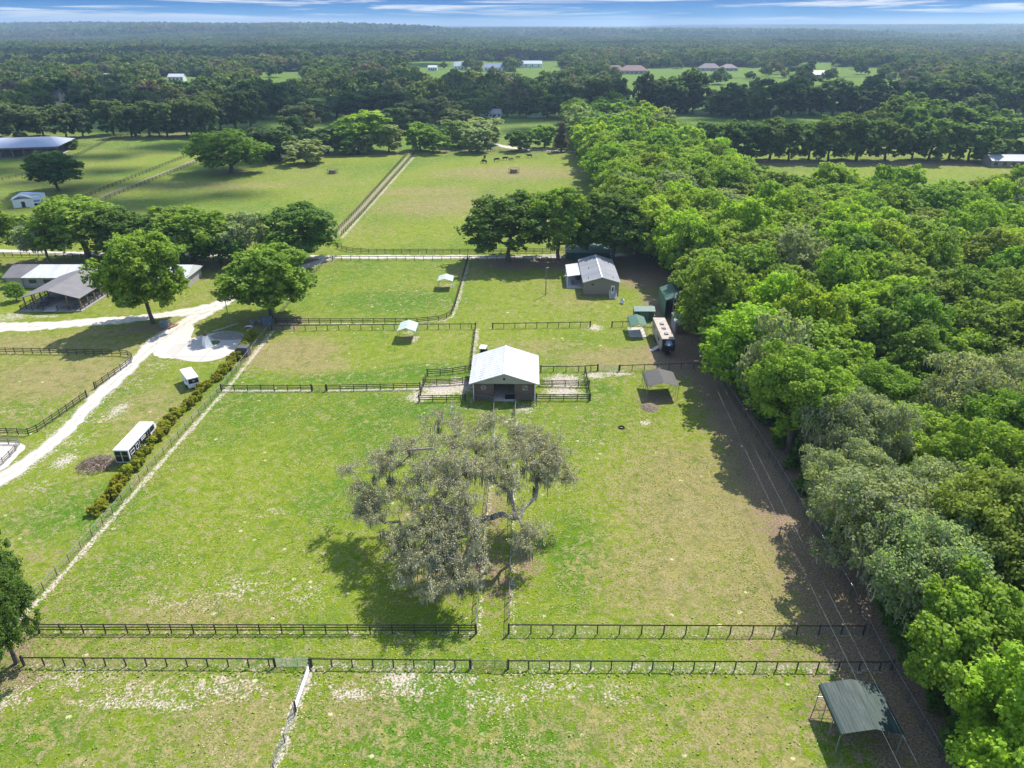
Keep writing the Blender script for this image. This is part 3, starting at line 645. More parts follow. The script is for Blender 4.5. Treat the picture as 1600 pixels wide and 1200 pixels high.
fence('left fence of the central lane under the moss oak', LANE_L, 'wirewood', 2.44, 1.3)
fence('right fence of the central lane beside the open right paddock', LANE_R, 'wirewood', 2.44, 1.3)
fence('black three board fence crossing left of the small middle gate', F_MID, 'board3', 2.44, 1.25)
fence('black three board fence running from the small middle gate to the barn pens', F_MID2, 'board3', 2.44, 1.25)
gate('small gate in the middle fence left of the barn', (489, 611), (509, 611), 1.15, 'green')
fence('black board fence curving round the upper paddock beside the house lawn', F_UP1, 'board3', 2.44, 1.3)
fence('top-board fence just below the curving fence, passing behind the pale shelter', F_UP2, 'toprail', 2.44, 1.25)
fence('board fence running down to the rear left corner of the white roofed barn', F_UP2B, 'board3', 2.44, 1.3)
fence('black fence across the lawn below the grey house', F_H1, 'toprail', 2.44, 1.25)
fence('short fence piece beside the green sheds', F_H2, 'toprail', 2.44, 1.25)
fence('top-board fence leaving the right rear of the barn', F_BR, 'toprail', 2.44, 1.2)
gate('small pipe gate between the fence pieces right of the barn', (934, 579), (966, 580), 1.15, 'galv')
fence('top-board fence running behind the tan carport into the shade', F_BR2, 'toprail', 2.44, 1.25)
# pens beside the barn
fence('rear rail of the left barn pens', [(668, 587), (700, 585), (738, 580)], 'board3', 2.44, 1.3)
fence('end fence of the left barn pens', [(668, 587), (663, 600), (657, 618)], 'board3', 2.2, 1.3)
fence('dividing fence between the two left barn pens', [(662, 603), (700, 602), (734, 599)], 'board4', 2.44, 1.3)
fence('front fence of the left barn pen', [(655, 628), (695, 627.5), (727, 627)], 'board3', 2.44, 1.3)
fence('dividing fence between the two right barn pens', [(842, 603), (880, 604), (920, 605)], 'board4', 2.44, 1.3)
fence('front fence of the right barn pen', [(838, 626), (880, 626), (921, 626)], 'board3', 2.44, 1.3)
fence('end fence of the right barn pens', [(914, 583), (918, 603), (922, 626)], 'board3', 2.44, 1.3)
fence('light rail fence in front of the barn, left of its aisle', [(736, 636), (739, 627), (772, 626.5), (771, 645), (769, 666)], 'greyboard', 2.4, 1.3)
fence('light rail fence in front of the barn, right of its aisle', [(838, 634), (836, 626.5), (806, 626.5), (804, 650)], 'greyboard', 2.4, 1.3)
# paddocks on the left
fence('black fence along the top of the dry left paddock, turning down beside the drive', [(-60, 552), (0, 552), (100, 554), (198, 556), (207, 561), (205, 568), (149, 608)], 'board3', 1.85, 1.3)
fence('black fence along the bottom of the dry left paddock beside the gravel drive', [(136, 621), (95, 650), (51, 680), (0, 679), (-60, 679)], 'board3', 1.75, 1.3)
fence('white rail fence round the sand riding ring', [(-60, 694), (0, 694), (31, 694), (23, 708), (12, 718), (3, 727), (-20, 750)], 'greyboard', 1.9, 1.1)
# back lane and far pastures
fence('black three board fence on the far side of the gravel lane', [(527, 388), (545, 394), (580, 396), (745, 396), (860, 395), (985, 388)], 'board3', 2.44, 1.35)
fence('top-board fence on the near side of the gravel lane', [(520, 407), (700, 407), (890, 406)], 'toprail', 2.6, 1.25)
fence('left fence of the double fenced lane in the far pasture', [(524, 366), (560, 328), (627, 252), (637, 241)], 'board3', 2.6, 1.4, detail=False)
fence('right fence of the double fenced lane in the far pasture', [(534, 368), (570, 330), (640, 249), (648, 241)], 'board3', 2.6, 1.4, detail=False)
fence('black fence along the end of the cow pasture', [(640, 238), (760, 238), (870, 238), (920, 240)], 'board3', 3.2, 1.6, detail=False)
fence('upper fence of the tan dirt track at the far left', [(25, 352), (75, 336), (150, 302), (230, 270), (305, 240), (330, 232)], 'board3', 3.4, 1.4, detail=False)
fence('lower fence of the tan dirt track at the far left', [(165, 312), (235, 284), (300, 258), (318, 250)], 'board3', 3.4, 1.4, detail=False)
fence('fence along the far left pasture beyond the blue grey arena roof', [(-40, 293), (50, 272), (130, 240), (170, 220), (205, 212)], 'board3', 3.6, 1.4, detail=False)
fence('distant fence under the leaning tree row', [(-40, 209), (100, 208), (230, 207), (330, 205)], 'board3', 4.2, 1.5, detail=False)
fence('black fence behind the tree screen left of the lane', [(-60, 400), (60, 402), (180, 405), (330, 407), (480, 408)], 'board3', 2.6, 1.35, detail=False)
fence('distant fence along the shaded meadow behind the cow pasture', [(640, 187), (760, 184), (850, 184), (960, 183)], 'board3', 5, 1.6, detail=False)
fence('distant fence crossing the light field right of the pink roofed house', [(1000, 128), (1100, 124), (1400, 121)], 'board3', 7, 1.8, detail=False)
# ------------------------------------------------------------------ buildings and objects
WROOF = mat('white_metal_roof', (.62, .62, .62), .45, var=.08, scale=.6, stain=(.42, .42, .41), stain_amt=.6, stretch=(3, .4, 1))
BEIGE = mat('beige_siding', (.42, .39, .33), .8, var=.08)
BROWNB = mat('brown_boards', (.17, .12, .092), .8, var=.35, scale=2, stretch=(.4, 1, 9), bump=.3)
GREYROOF = mat('grey_metal_roof', (.34, .345, .36), .5, var=.12, scale=.5, stain=(.24, .24, .25), stain_amt=.5, stretch=(.3, 2, 1))
PGREY = mat('pavilion_roof', (.20, .185, .185), .6, var=.10, scale=.5, stain=(.15, .14, .14), stain_amt=.4)
TAUPE = mat('taupe_siding', (.26, .225, .185), .8, var=.08, scale=.8, stretch=(.2, .2, 10))
DGLASS = mat('dark_glass', (.02, .025, .035), .15, var=.2, spec=.6)
CONC = mat('concrete', (.50, .47, .43), .9, var=.12, scale=.9)
DGREEN = mat('dark_green_metal', (.028, .075, .055), .45, var=.2, scale=1)
PGREEN = mat('pale_green_metal', (.43, .50, .44), .45, var=.12, scale=1.5)
MGREEN = mat('mid_green_metal', (.085, .165, .115), .55, var=.12, scale=1.5)
TEAL = mat('teal_green_metal', (.05, .13, .11), .5, var=.2, scale=1)
TANROOF = mat('tan_grey_metal', (.095, .088, .080), .65, var=.12, scale=1.2)
BLACKM = mat('black_paint', (.02, .02, .024), .4, var=.2)
TIRE = mat('tire_rubber', (.015, .015, .015), .9)
MULCH = mat('brown_mulch', (.11, .075, .06), .95, var=.4, scale=5, bump=.8)
RUST = mat('rust_red', (.20, .06, .035), .8, var=.3)
def P_(o): return o
def gable_roof(b, w, y0, y1, ze, zr, th=.10, x0=0.0, ribs=0):
    for s in (-1, 1):
        pts = [(x0+s*w/2, y0, ze), (x0, y0, zr), (x0, y1, zr), (x0+s*w/2, y1, ze)]
        b.slab(pts if s == -1 else pts[::-1], th)
    if ribs:
        n = int((y1-y0)/ribs)
        for s in (-1, 1):
            for k in range(n+1):
                y = y0+.05+(y1-y0-.1)*k/n; b.beam((x0+s*(w/2-.02), y, ze+.02), (x0+s*.05, y, zr+.015), .04, .035)
def hipped(b, x0, x1, y0, y1, ze, zr, inset, th=.12):
    ym = (y0+y1)/2; A, B, C_, D = (x0, y0, ze), (x1, y0, ze), (x1, y1, ze), (x0, y1, ze); E, F = (x0+inset, ym, zr), (x1-inset, ym, zr)
    lo = [(p[0], p[1], p[2]-th) for p in (A, B, C_, D)]
    b.add([A, B, C_, D, E, F]+lo, [(0, 1, 5, 4), (1, 2, 5), (2, 3, 4, 5), (3, 0, 4), (0, 6, 7, 1), (1, 7, 8, 2), (2, 8, 9, 3), (3, 9, 6, 0), (9, 8, 7, 6)])
# ---- central barn
bx, by = G(788, 624.6)
bn = thing('horse_barn', 'square barn with bright white gable roof and brown stall walls in the middle', 'barn', (bx, by, 0), YAW)
b = MB(); gable_roof(b, 12.5, -.75, 11.7, 3.45, 5.5, .12, ribs=.95); rf = b.build('roof', WROOF, bn)
b = MB(); b.beam((0, -.78, 5.54), (0, 11.73, 5.54), .35, .06); b.build('ridge_cap', WROOF, rf)
b = MB(); b.prof([(-5.7, 3.42), (5.7, 3.42), (0, 5.28)], -.45, -.30); gb = b.build('gable_wall', BEIGE, bn)
b = MB(); b.box((0, -.48, 4.35), (.38, .06, .38)); b.build('vent', BLACKM, gb)
b = MB(); b.bb(-5.5, -1.85, -.12, .02, 0, 3.3); b.bb(1.85, 5.5, -.12, .02, 0, 3.3); b.bb(-5.5, -5.36, .02, 11.2, 0, 3.3); b.bb(5.36, 5.5, .02, 11.2, 0, 3.3); b.bb(-5.5, -1.85, 11.2, 11.34, 0, 3.3); b.bb(1.85, 5.5, 11.2, 11.34, 0, 3.3); b.bb(-1.97, -1.85, .02, 11.2, 0, 2.4); b.bb(1.85, 1.97, .02, 11.2, 0, 2.4)
wl = b.build('wall', BROWNB, bn)
b = MB(); b.bb(-1.85, 1.85, -.6, 11.3, .02, .10); b.build('aisle_floor', CONC, bn)
b = MB(); b.bb(-1.85, 1.85, 7.5, 7.6, .1, 3.2); b.build('aisle_wall', mat('pale_aisle', (.40, .40, .43), .8), bn)
b = MB(); b.bb(-.4, .9, 7.40, 7.5, 1.2, 2.4); b.build('window', DGLASS, bn)
for s in (-1, 1):
    b = MB(); b.bb(s*3.7-1.2, s*3.7+1.2, -.17, -.125, .1, 1.1); b.bb(s*3.7-1.2, s*3.7+1.2, -.17, -.125, 1.3, 2.3); b.build('stall_door', BROWNB, bn)
    b = MB(); b.bb(s*5.45-.08, s*5.45+.08, -.72, -.56, 0, 3.38); b.build('downspout', WHITEP, bn)
b = MB()
for k in range(20): a0, a1 = k/20*2*math.pi, (k+1)/20*2*math.pi; b.beam((-3.7+.42*math.cos(a0), -.2, 2.55+.36*math.sin(a0)), (-3.7+.42*math.cos(a1), -.2, 2.55+.36*math.sin(a1)), .05, .06)
b.beam((-3.95, -.2, 2.55), (-3.45, -.2, 2.55), .05, .05); b.build('round_sign', WHITEP, bn)
b = MB()
for a, c in (((-.4, -.38), (.4, -.38)), ((.4, -.38), (.4, .38)), ((.4, .38), (-.4, .38)), ((-.4, .38), (-.4, -.38)), ((-.4, -.38), (.4, .38))): b.beam((3.7+a[0], -.2, 2.5+a[1]), (3.7+c[0], -.2, 2.5+c[1]), .04, .05)
b.build('square_sign', WHITEP, bn)
tr = thing('water_trough', 'black rectangular trough on the concrete in the barn doorway', 'trough', (*G(797, 623), 0), YAW)
b = MB(); b.bb(-.9, .9, -.35, .35, 0, .12); b.bb(-.9, -.82, -.35, .35, .12, .7); b.bb(.82, .9, -.35, .35, .12, .7); b.bb(-.82, .82, -.35, -.28, .12, .7); b.bb(-.82, .82, .28, .35, .12, .7); b.build('tub', BLACKM, tr)
b = MB(); b.bb(-.8, .8, -.27, .27, .5, .56); b.build('water', DGLASS, tr)
# ---- utility cart behind the barn
ux, uy = G(755, 556)
ut = thing('utility_cart', 'small utility cart with white canopy parked behind the barn', 'golf cart', (ux, uy, 0), R(80))
b = MB(); b.box((0, 0, .62), (2.7, 1.3, .35)); b.box((1.05, 0, .85), (.7, 1.25, .3)); b.box((-.95, 0, .9), (.9, 1.25, .12)); b.build('body', BLACKM, ut)
b = MB(); b.box((.1, 0, 1.95), (1.9, 1.4, .09)); b.build('canopy', WHITEP, ut)
for x in (-.75, .95):
    for y in (-.6, .6): b = MB(); b.tube((x*.9, y, .8), (x*.85, y, 1.95), .03, n=5); b.build('canopy_post', BLACKM, ut)
for x in (-.9, .95):
    for y in (-.62, .62): b = MB(); b.tube((x, y-.11, .32), (x, y+.11, .32), .32, n=14); b.build('wheel', TIRE, ut)
b = MB(); b.box((.05, 0, .95), (.5, 1.1, .14)); b.box((-.2, 0, 1.2), (.12, 1.1, .5)); b.build('seat', BLACKM, ut)
# ---- grey manufactured house
hx, hy = G(939, 462.6)
hs = thing('house', 'taupe manufactured house with light grey metal roof on the upper lawn', 'house', (hx, hy, 0), YAW)
b = MB(); b.bb(-4.3, 4.3, 0, 18.6, .55, 3.55); b.prof([(-4.3, 3.55), (4.3, 3.55), (0, 4.75)], 0, .14); b.prof([(-4.3, 3.55), (4.3, 3.55), (0, 4.75)], 18.46, 18.6); wl = b.build('wall', TAUPE, hs)
b = MB(); b.bb(-4.26, 4.26, .05, 18.5, -.1, .56); b.build('skirting', mat('skirting', (.20, .18, .155), .85), hs)
b = MB(); gable_roof(b, 9.3, -.35, 18.95, 3.62, 4.98, .10, ribs=.6); rf = b.build('roof', GREYROOF, hs)
b = MB(); b.beam((-4.62, -.36, 3.60), (0, -.36, 4.96), .06, .2); b.beam((4.62, -.36, 3.60), (0, -.36, 4.96), .06, .2); b.build('fascia', WHITEP, rf)
b = MB(); b.beam((0, -.35, 5.0), (0, 18.95, 5.0), .4, .05); b.build('ridge_cap', mat('pale_ridge', (.6, .6, .62), .5), rf)
for x, y in ((-3.2, 1.4), (2.9, 1.6), (-2.6, 9), (3.0, 14), (-1.5, 16.5)):
    b = MB(); z = 4.98-abs(x)/4.65*1.36; b.cyl((x, y, z), .09, .32, 8); b.build('vent_pipe', BLACKM, rf)
b = MB(); b.bb(2.35, 3.25, -.05, -.002, .72, 2.75); dr = b.build('door', WHITEP, hs)
b = MB(); b.bb(2.6, 3.0, -.075, -.052, 1.25, 2.35); b.build('pane', DGLASS, dr)
b = MB(); b.bb(-2.5, -1.9, -.06, -.002, 2.85, 3.15); b.build('vent', BLACKM, hs)
st = MB()
for k in range(5): st.bb(2.05, 3.55, -.35-.32*k-.32, -.35-.32*k, .62-.12*k-.05, .62-.12*k)
st.bb(2.05, 3.55, -.35, -.06, .62, .68)
sp = st.build('steps', mat('step_treads', (.60, .58, .55), .7), hs)
for x in (2.0, 3.6):
    b = MB(); b.beam((x, -.1, 1.55), (x, -2.05, .95), .07, .09); b.beam((x, -.1, 0), (x, -.1, 1.55), .09, .09); b.beam((x, -2.05, 0), (x, -2.05, .98), .09, .09); b.beam((x, -1.05, 0), (x, -1.05, 1.25), .07, .07); b.beam((x, -.1, .5), (x, -2.05, .1), .05, .2); b.build('handrail', WHITEP, sp)
for y in (3, 7, 12, 16):
    for s in (-1, 1): b = MB(); b.bb(s*4.33-.03, s*4.33+.03, y-.5, y+.5, 1.6, 2.7); b.build('window', DGLASS, hs)
pc = MB(); pc.slab([(-8.1, 7.0, 2.75), (-4.35, 7.0, 3.3), (-4.35, 17.0, 3.3), (-8.1, 17.0, 2.75)], .1); po = pc.build('porch_roof', WROOF, hs)
for y in (7.15, 10.4, 13.6, 16.8): b = MB(); b.bb(-8.0, -7.86, y-.07, y+.07, 0, 2.62); b.build('porch_post', WHITEP, hs)
b = MB(); b.bb(-8.2, -4.32, 5.6, 17.1, .0, .14); b.build('porch_slab', CONC, hs)
b = MB(); b.bb(-8.0, -7.9, 7.1, 8.9, 2.0, 2.6); b.bb(-5.6, -4.6, 12, 14.5, .14, .95); b.bb(-6.9, -6.1, 8.2, 9.4, .14, .85); b.build('porch_furniture', mat('porch_grey', (.13, .15, .16), .6), hs)
# green roofed shelter behind the house
ax, ay = G(921, 410)
c5 = thing('long_shed', 'long dark green metal roofed shed just behind the grey house', 'shed', (ax, ay+3.0, 0), YAW)
b = MB(); b.slab([(-6.6, 0, 1.9), (6.4, 0, 1.9), (6.4, 5.4, 2.9), (-6.6, 5.4, 2.9)], .1)
for k in range(22): x = -6.5+k*.61; b.beam((x, .02, 1.92), (x, 5.38, 2.92), .05, .04)
b.build('roof', TEAL, c5); b = MB(); b.bb(-6.4, 6.2, .2, 5.2, 0, 1.8); b.build('wall', DGREEN, c5)
# white tub and shrub beside the steps
tb = thing('round_tub', 'round white tub standing on edge beside the white house steps', 'tub', (*G(972.5, 474), .62), R(10))
b = MB(); n = 22
for k in range(n):
    a0, a1 = k/n*2*math.pi, (k+1)/n*2*math.pi
    q = [(r*math.cos(a), y, r*math.sin(a)) for y, r in ((-.18, .62), (.18, .5)) for a in (a0, a1)]
    b.add(q, [(0, 1, 3, 2)])
b.add([(.5*math.cos(k/n*6.2832), .18, .5*math.sin(k/n*6.2832)) for k in range(n)], [tuple(range(n))])
for k in range(n): a0, a1 = k/n*2*math.pi, (k+1)/n*2*math.pi; b.beam((.62*math.cos(a0), -.18, .62*math.sin(a0)), (.62*math.cos(a1), -.18, .62*math.sin(a1)), .06, .06)
tb.rotation_euler = (R(-12), 0, R(-60)); b.build('shell', WHITEP, tb)
# ---- green storage shed, green gable shelter, tall green carport, low grey garage
sx, sy = G(1006, 501)
sh = thing('storage_shed', 'small dark green storage shed with paler roof edge beside the lawn', 'shed', (sx, sy, 0), YAW)
b = MB(); b.bb(-2.2, 2.2, 0, 2.6, 0, 2.35); b.profx([(0, 2.35), (2.6, 2.35), (1.3, 2.62)], -2.2, -2.05); b.build('wall', DGREEN, sh)
b = MB(); b.slab([(-2.4, -.25, 2.38), (2.4, -.25, 2.38), (2.4, 1.4, 2.98), (-2.4, 1.4, 2.98)], .08); b.slab([(-2.4, 1.4, 2.98), (2.4, 1.4, 2.98), (2.4, 3.0, 2.38), (-2.4, 3.0, 2.38)], .08); rf = b.build('roof', mat('shed_roof', (.10, .19, .16), .5), sh)
b = MB(); b.bb(-2.42, 2.42, -.31, -.252, 2.26, 2.42); b.build('eave_trim', PGREEN, rf)
for x in (-.5, .5): b = MB(); b.bb(x-.48, x+.48, -.04, -.002, .1, 2.0); b.build('door', MGREEN, sh)
def shelter(px, label, m, w=3.8, L=4.9, ze=2.15, zr=2.95, slab=False, walls=True, name='gable_shelter'):
    x, y = G(*px); s = thing(name, label, 'shelter', (x, y, 0), YAW)
    b = MB(); b.v = []; 
    prof_ = [(-w/2-.02, ze-.22), (-w/2, ze), (-w/2+.25, ze+.16), (0, zr), (w/2-.25, ze+.16), (w/2, ze), (w/2+.02, ze-.22)]
    for a, c in zip(prof_[:-1], prof_[1:]): b.slab([(a[0], 0, a[1]), (c[0], 0, c[1]), (c[0], L, c[1]), (a[0], L, a[1])][::-1] if a[0] > c[0] else [(a[0], 0, a[1]), (c[0], 0, c[1]), (c[0], L, c[1]), (a[0], L, a[1])], .035)
    for a, c in zip(prof_[:-1], prof_[1:]):
        nn_ = max(1, int(math.dist(a, c)/.28))
        for k in range(nn_): f = (k+.5)/nn_; X_, Z_ = a[0]+(c[0]-a[0])*f, a[1]+(c[1]-a[1])*f; b.beam((X_, .01, Z_+.012), (X_, L-.01, Z_+.004), .04, .022)
    b.build('roof', m, s)
    for xx in (-w/2+.08, w/2-.08):
        for f in np.linspace(.04, .96, 3 if L < 5 else 4): q = MB(); q.bb(xx-.035, xx+.035, L*f-.035, L*f+.035, -.1, ze-.05); q.beam((xx, L*f, ze-.5), (xx*.7, L*f, ze+.12), .04, .04); q.build('post', GALV, s)
    if walls:
        for yy in (L-.06,): q = MB(); q.beam((-w/2+.1, yy, 1.05), (w/2-.1, yy, 1.05), .03, .12); q.beam((-w/2+.1, yy, ze-.1), (w/2-.1, yy, ze-.1), .04, .05); q.build('rail', GALV, s)
    if slab: q = MB(); q.bb(-w/2+.1, w/2-.1, .2, L, -.02, .1); q.build('slab', CONC, s)
    return s
shelter((695.5, 453.5), 'small pale green gable shelter in the upper paddock near the curving fence', PGREEN, 3.9, 4.2, 2.35, 3.05)
shelter((635.5, 534.5), 'small pale green gable shelter in front of the double fence, left of the barn', PGREEN, 3.9, 4.8, 2.45, 3.2)
shelter((997.5, 527.5), 'soft green gable shelter over a white slab in front of the storage shed', MGREEN, 3.7, 5.8, 2.5, 3.2, slab=True, walls=False)
tc_ = shelter((1354, 1180), 'large dark green ribbed metal carport at the bottom right under dappled shade', mat('grey_green_metal', (.036, .062, .053), .55, var=.3, scale=1.4, stain=(.10, .125, .11), stain_amt=.6, stretch=(3, .5, 1)), 5.75, 5.5, 2.75, 3.55, name='carport')
mc = shelter((1034.5, 624.5), 'tan grey metal carport between the barn and the right hand wood', TANROOF, 5.7, 6.0, 2.55, 3.4, name='carport')
gx, gy = G(1057, 497)
gc = thing('tall_carport', 'tall green metal garage with dark open front beneath the wood edge', 'carport', (gx, gy, 0), YAW)
b = MB(); gable_roof(b, 5.6, 0, 9, 4.3, 5.4, .08, ribs=.6); b.build('roof', MGREEN, gc)
b = MB(); b.bb(-2.8, -2.72, .0, 9, 0, 4.25); b.bb(2.72, 2.8, 0, 9, 0, 4.25); b.bb(-2.72, 2.72, 8.9, 9, 0, 4.25); b.prof([(-2.75, 4.22), (2.75, 4.22), (0, 5.3)], .02, .1); b.build('wall', MGREEN, gc)
lx, ly = G(1068, 521)
lg = thing('low_garage', 'low grey roofed garage with dark brown door behind the camper', 'garage', (lx, ly, 0), YAW)
b = MB(); b.slab([(-2.1, -.2, 2.55), (2.1, -.2, 2.55), (2.1, 4.6, 3.1), (-2.1, 4.6, 3.1)], .12); b.build('roof', GREYROOF, lg)
b = MB(); b.bb(-2.0, 2.0, 0, 4.4, 0, 2.4); b.build('wall', GREYROOF, lg); b = MB(); b.bb(-1.6, 1.6, -.05, -.002, 0, 2.2); b.build('door', BROWNB, lg)
# ---- fifth wheel camper
cx_, cy_ = G(1044.5, 561.5)
rv = thing('camper', 'long beige camper with black front cap parked beside the wood', 'camper', (cx_, cy_+1.2, 0), YAW)
b = MB(); b.profx([(2.0, .75), (12.4, .75), (12.4, 3.6), (0.6, 3.6), (0.6, 1.5), (2.0, 1.5)], -1.25, 1.25); bd = b.build('body', mat('camper_side', (.38, .33, .27), .4), rv)
b = MB(); b.bb(-1.27, 1.27, .7, 12.4, 3.602, 3.67); rf = b.build('roof', mat('camper_roof', (.45, .38, .32), .7, var=.25, scale=1.5), rv)
for y in (3.2, 6.2, 8.6): b = MB(); b.box((0, y, 3.78), (.75, 1.0, .24)); b.build('roof_unit', mat('roof_unit', (.25, .23, .22), .5), rf)
b = MB(); b.profx([(-.25, 1.45), (.598, 1.3), (.598, 3.62), (.35, 3.62), (-.35, 2.6)], -1.27, 1.27); cap = b.build('front_cap', BLACKM, rv)
b = MB(); b.slab([(-.75, -.30, 2.72), (.75, -.30, 2.72), (.45, .24, 3.46), (-.45, .24, 3.46)], .1); b.build('emblem_panel', mat('blue_grey_panel', (.20, .27, .36), .3), cap)
b = MB(); b.slab([(-.35, -.41, 2.66), (.35, -.41, 2.66), (0, -.03, 3.12)], .08); b.build('emblem', WHITEP, cap)
for y in (7.4, 8.4):
    for s in (-1, 1): b = MB(); b.tube((s*1.0, y, .4), (s*1.24, y, .4), .4, n=16); b.build('wheel', TIRE, rv)
for s in (-1, 1):
    b = MB(); b.bb(s*1.0-.06, s*1.0+.06, 2.2, 2.32, 0, .8); b.build('landing_leg', GALV, rv)
    for y in (4, 6, 10): b = MB(); b.bb(s*1.27-.02, s*1.27+.02, y-.5, y+.5, 1.9, 2.7); b.build('window', DGLASS, rv)
b = MB(); b.bb(-.5, .5, .1, .7, .55, .95); b.beam((0, .3, .7), (0, -.25, .5), .2, .2); b.build('hitch', BLACKM, rv)
rp = thing('portable_steps', 'pale wooden ramp leading up to the camper side', 'steps', (*G(1024, 547), 0), R(28))
b = MB(); b.slab([(-1.1, -.45, .1), (.9, -.45, .75), (.9, .45, .75), (-1.1, .45, .1)], .07); b.build('ramp', mat('pale_wood', (.55, .48, .42), .8), rp)
b = MB()
for y in (-.4, .4): b.bb(.75, .87, y-.05, y+.05, 0, .7); b.bb(-.2, -.1, y-.05, y+.05, 0, .35)
b.build('leg', GREYW, rp)
# ---- long building and pavilion on the left
mb_ = thing('stable_building', 'long low building with white metal roof and grey hipped left end', 'building', (-106, 173.6, 0), R(-.4))
b = MB(); hipped(b, -23.6, 23.6, -.6, 10.0, 2.85, 4.75, .25, .12); rf = b.build('roof', WROOF, mb_)
b = MB(); b.slab([(-23.62, -.62, 2.87), (-18.8, -.62, 2.87), (-16.4, 4.70, 4.78), (-23.4, 4.70, 4.78)], .02); b.build('left_roof_sheet', PGREY, rf)
b = MB(); b.bb(-23, 23, 0, 9.4, 0, 2.7); wl = b.build('wall', mat('grey_beige_wall', (.36, .33, .31), .85, var=.1, scale=.7), mb_)
for x in (-16.4, -12.6, 12, 17): b = MB(); b.bb(x-.95, x+.95, -.05, -.002, 1.1, 2.2); w_ = b.build('window', DGLASS, mb_); b = MB(); b.bb(x-1.05, x+1.05, -.09, -.052, 1.0, 1.1); b.build('sill', WHITEP, w_)
for x in (-18.6, -23.2): b = MB(); b.bb(x-.07, x+.07, -.5, -.36, 0, 2.7); b.build('porch_post', BROWNB, mb_)
pv = thing('open_pavilion', 'open sided pavilion with taupe grey gable roof and wooden posts', 'pavilion', (-108.3, 157.6, 0), R(-.6))
b = MB(); gable_roof(b, 14.2, -.2, 17.6, 3.05, 5.0, .14); b.build('roof', PGREY, pv)
WOOD = mat('treated_wood', (.26, .18, .10), .85, var=.3, scale=3)
for x in (-6.6, 6.6):
    for k in range(6):
        y = .5+k*2.95; b = MB(); b.bb(x-.13, x+.13, y-.13, y+.13, 0, 2.95); b.build('post', WOOD, pv)
for x in (-3.9, 3.6): b = MB(); b.bb(x-.12, x+.12, .4, .64, 0, 3.9); b.build('post', WOOD, pv)
b = MB(); b.bb(-7.4, 7.4, -1.0, 17, 0, .22); b.build('slab', mat('pavilion_slab', (.36, .33, .31), .9, var=.2, scale=.6), pv)
b = MB(); b.bb(-1.5, 1.3, -1.6, 6, .225, .30); b.build('walkway', CONC, pv)
b = MB(); RB = MB()
for x0, x1, y0, y1 in ((-7.2, -1.7, -.7, -.7), (1.5, 7.0, -.7, -.7), (-7.2, -7.2, -.7, 15), (7.0, 7.0, -.7, 15)):
    for z in (.62, 1.0, 1.3): b.beam((x0, y0, z), (x1, y1, z), .05, .12)
    n = max(2, int(max(abs(x1-x0), abs(y1-y0))/1.9))
    for k in range(n+1): q = (x0+(x1-x0)*k/n, y0+(y1-y0)*k/n); b.box((q[0], q[1], .8), (.14, .14, 1.2))
b.build('railing', BLACKW, pv)
random.seed(21)
DECK = mat('machine_grey', (.10, .10, .11), .6)
for i, (x, y, lab, m_, sz) in enumerate(((5.0, 1.2, 'dark round cafe table just inside the pavilion front', DECK, .9), (4.6, 4.2, 'yellow tool cart inside the right side of the pavilion', mat('yellow_paint', (.62, .38, .02), .5), 1.1), (5.0, 6.6, 'pale green topped table at the right side of the pavilion', PGREEN, 1.3),
     (-3.6, 2.5, 'dark bench table in the left front bay of the pavilion', DECK, 1.5), (-4.3, 6, 'second dark bench table deeper in the left bay', BLACKM, 1.4), (4.9, 9.5, 'cream bench near the right rear pavilion posts', mat('cream_paint', (.6, .54, .42), .6), 1.4))):
    q0 = Matrix.Rotation(R(-.6), 3, 'Z') @ Vector((x, y, 0)); tt = thing('picnic_table' if 'cart' not in lab else 'tool_cart', lab, 'table' if 'cart' not in lab else 'cart', (-108.3+q0.x, 157.6+q0.y, .22), random.uniform(-.3, .3))
    q = MB(); q.bb(-sz*.6, sz*.6, -sz*.38, sz*.38, .72, .79); q.build('top', m_, tt)
    for sx_ in (-1, 1):
        q = MB(); q.beam((sx_*sz*.45, -.35, 0), (sx_*sz*.45, 0, .72), .08, .08); q.beam((sx_*sz*.45, .35, 0), (sx_*sz*.45, 0, .72), .08, .08); q.build('leg', DECK, tt)
    if 'table' in lab:
        for sy_ in (-1, 1): q = MB(); q.bb(-sz*.55, sz*.55, sy_*sz*.6-.14, sy_*sz*.6+.14, .42, .47); q.beam((-sz*.4, sy_*sz*.6, 0), (-sz*.4, sy_*sz*.6, .42), .06, .06); q.beam((sz*.4, sy_*sz*.6, 0), (sz*.4, sy_*sz*.6, .42), .06, .06); q.build('seat', m_, tt)
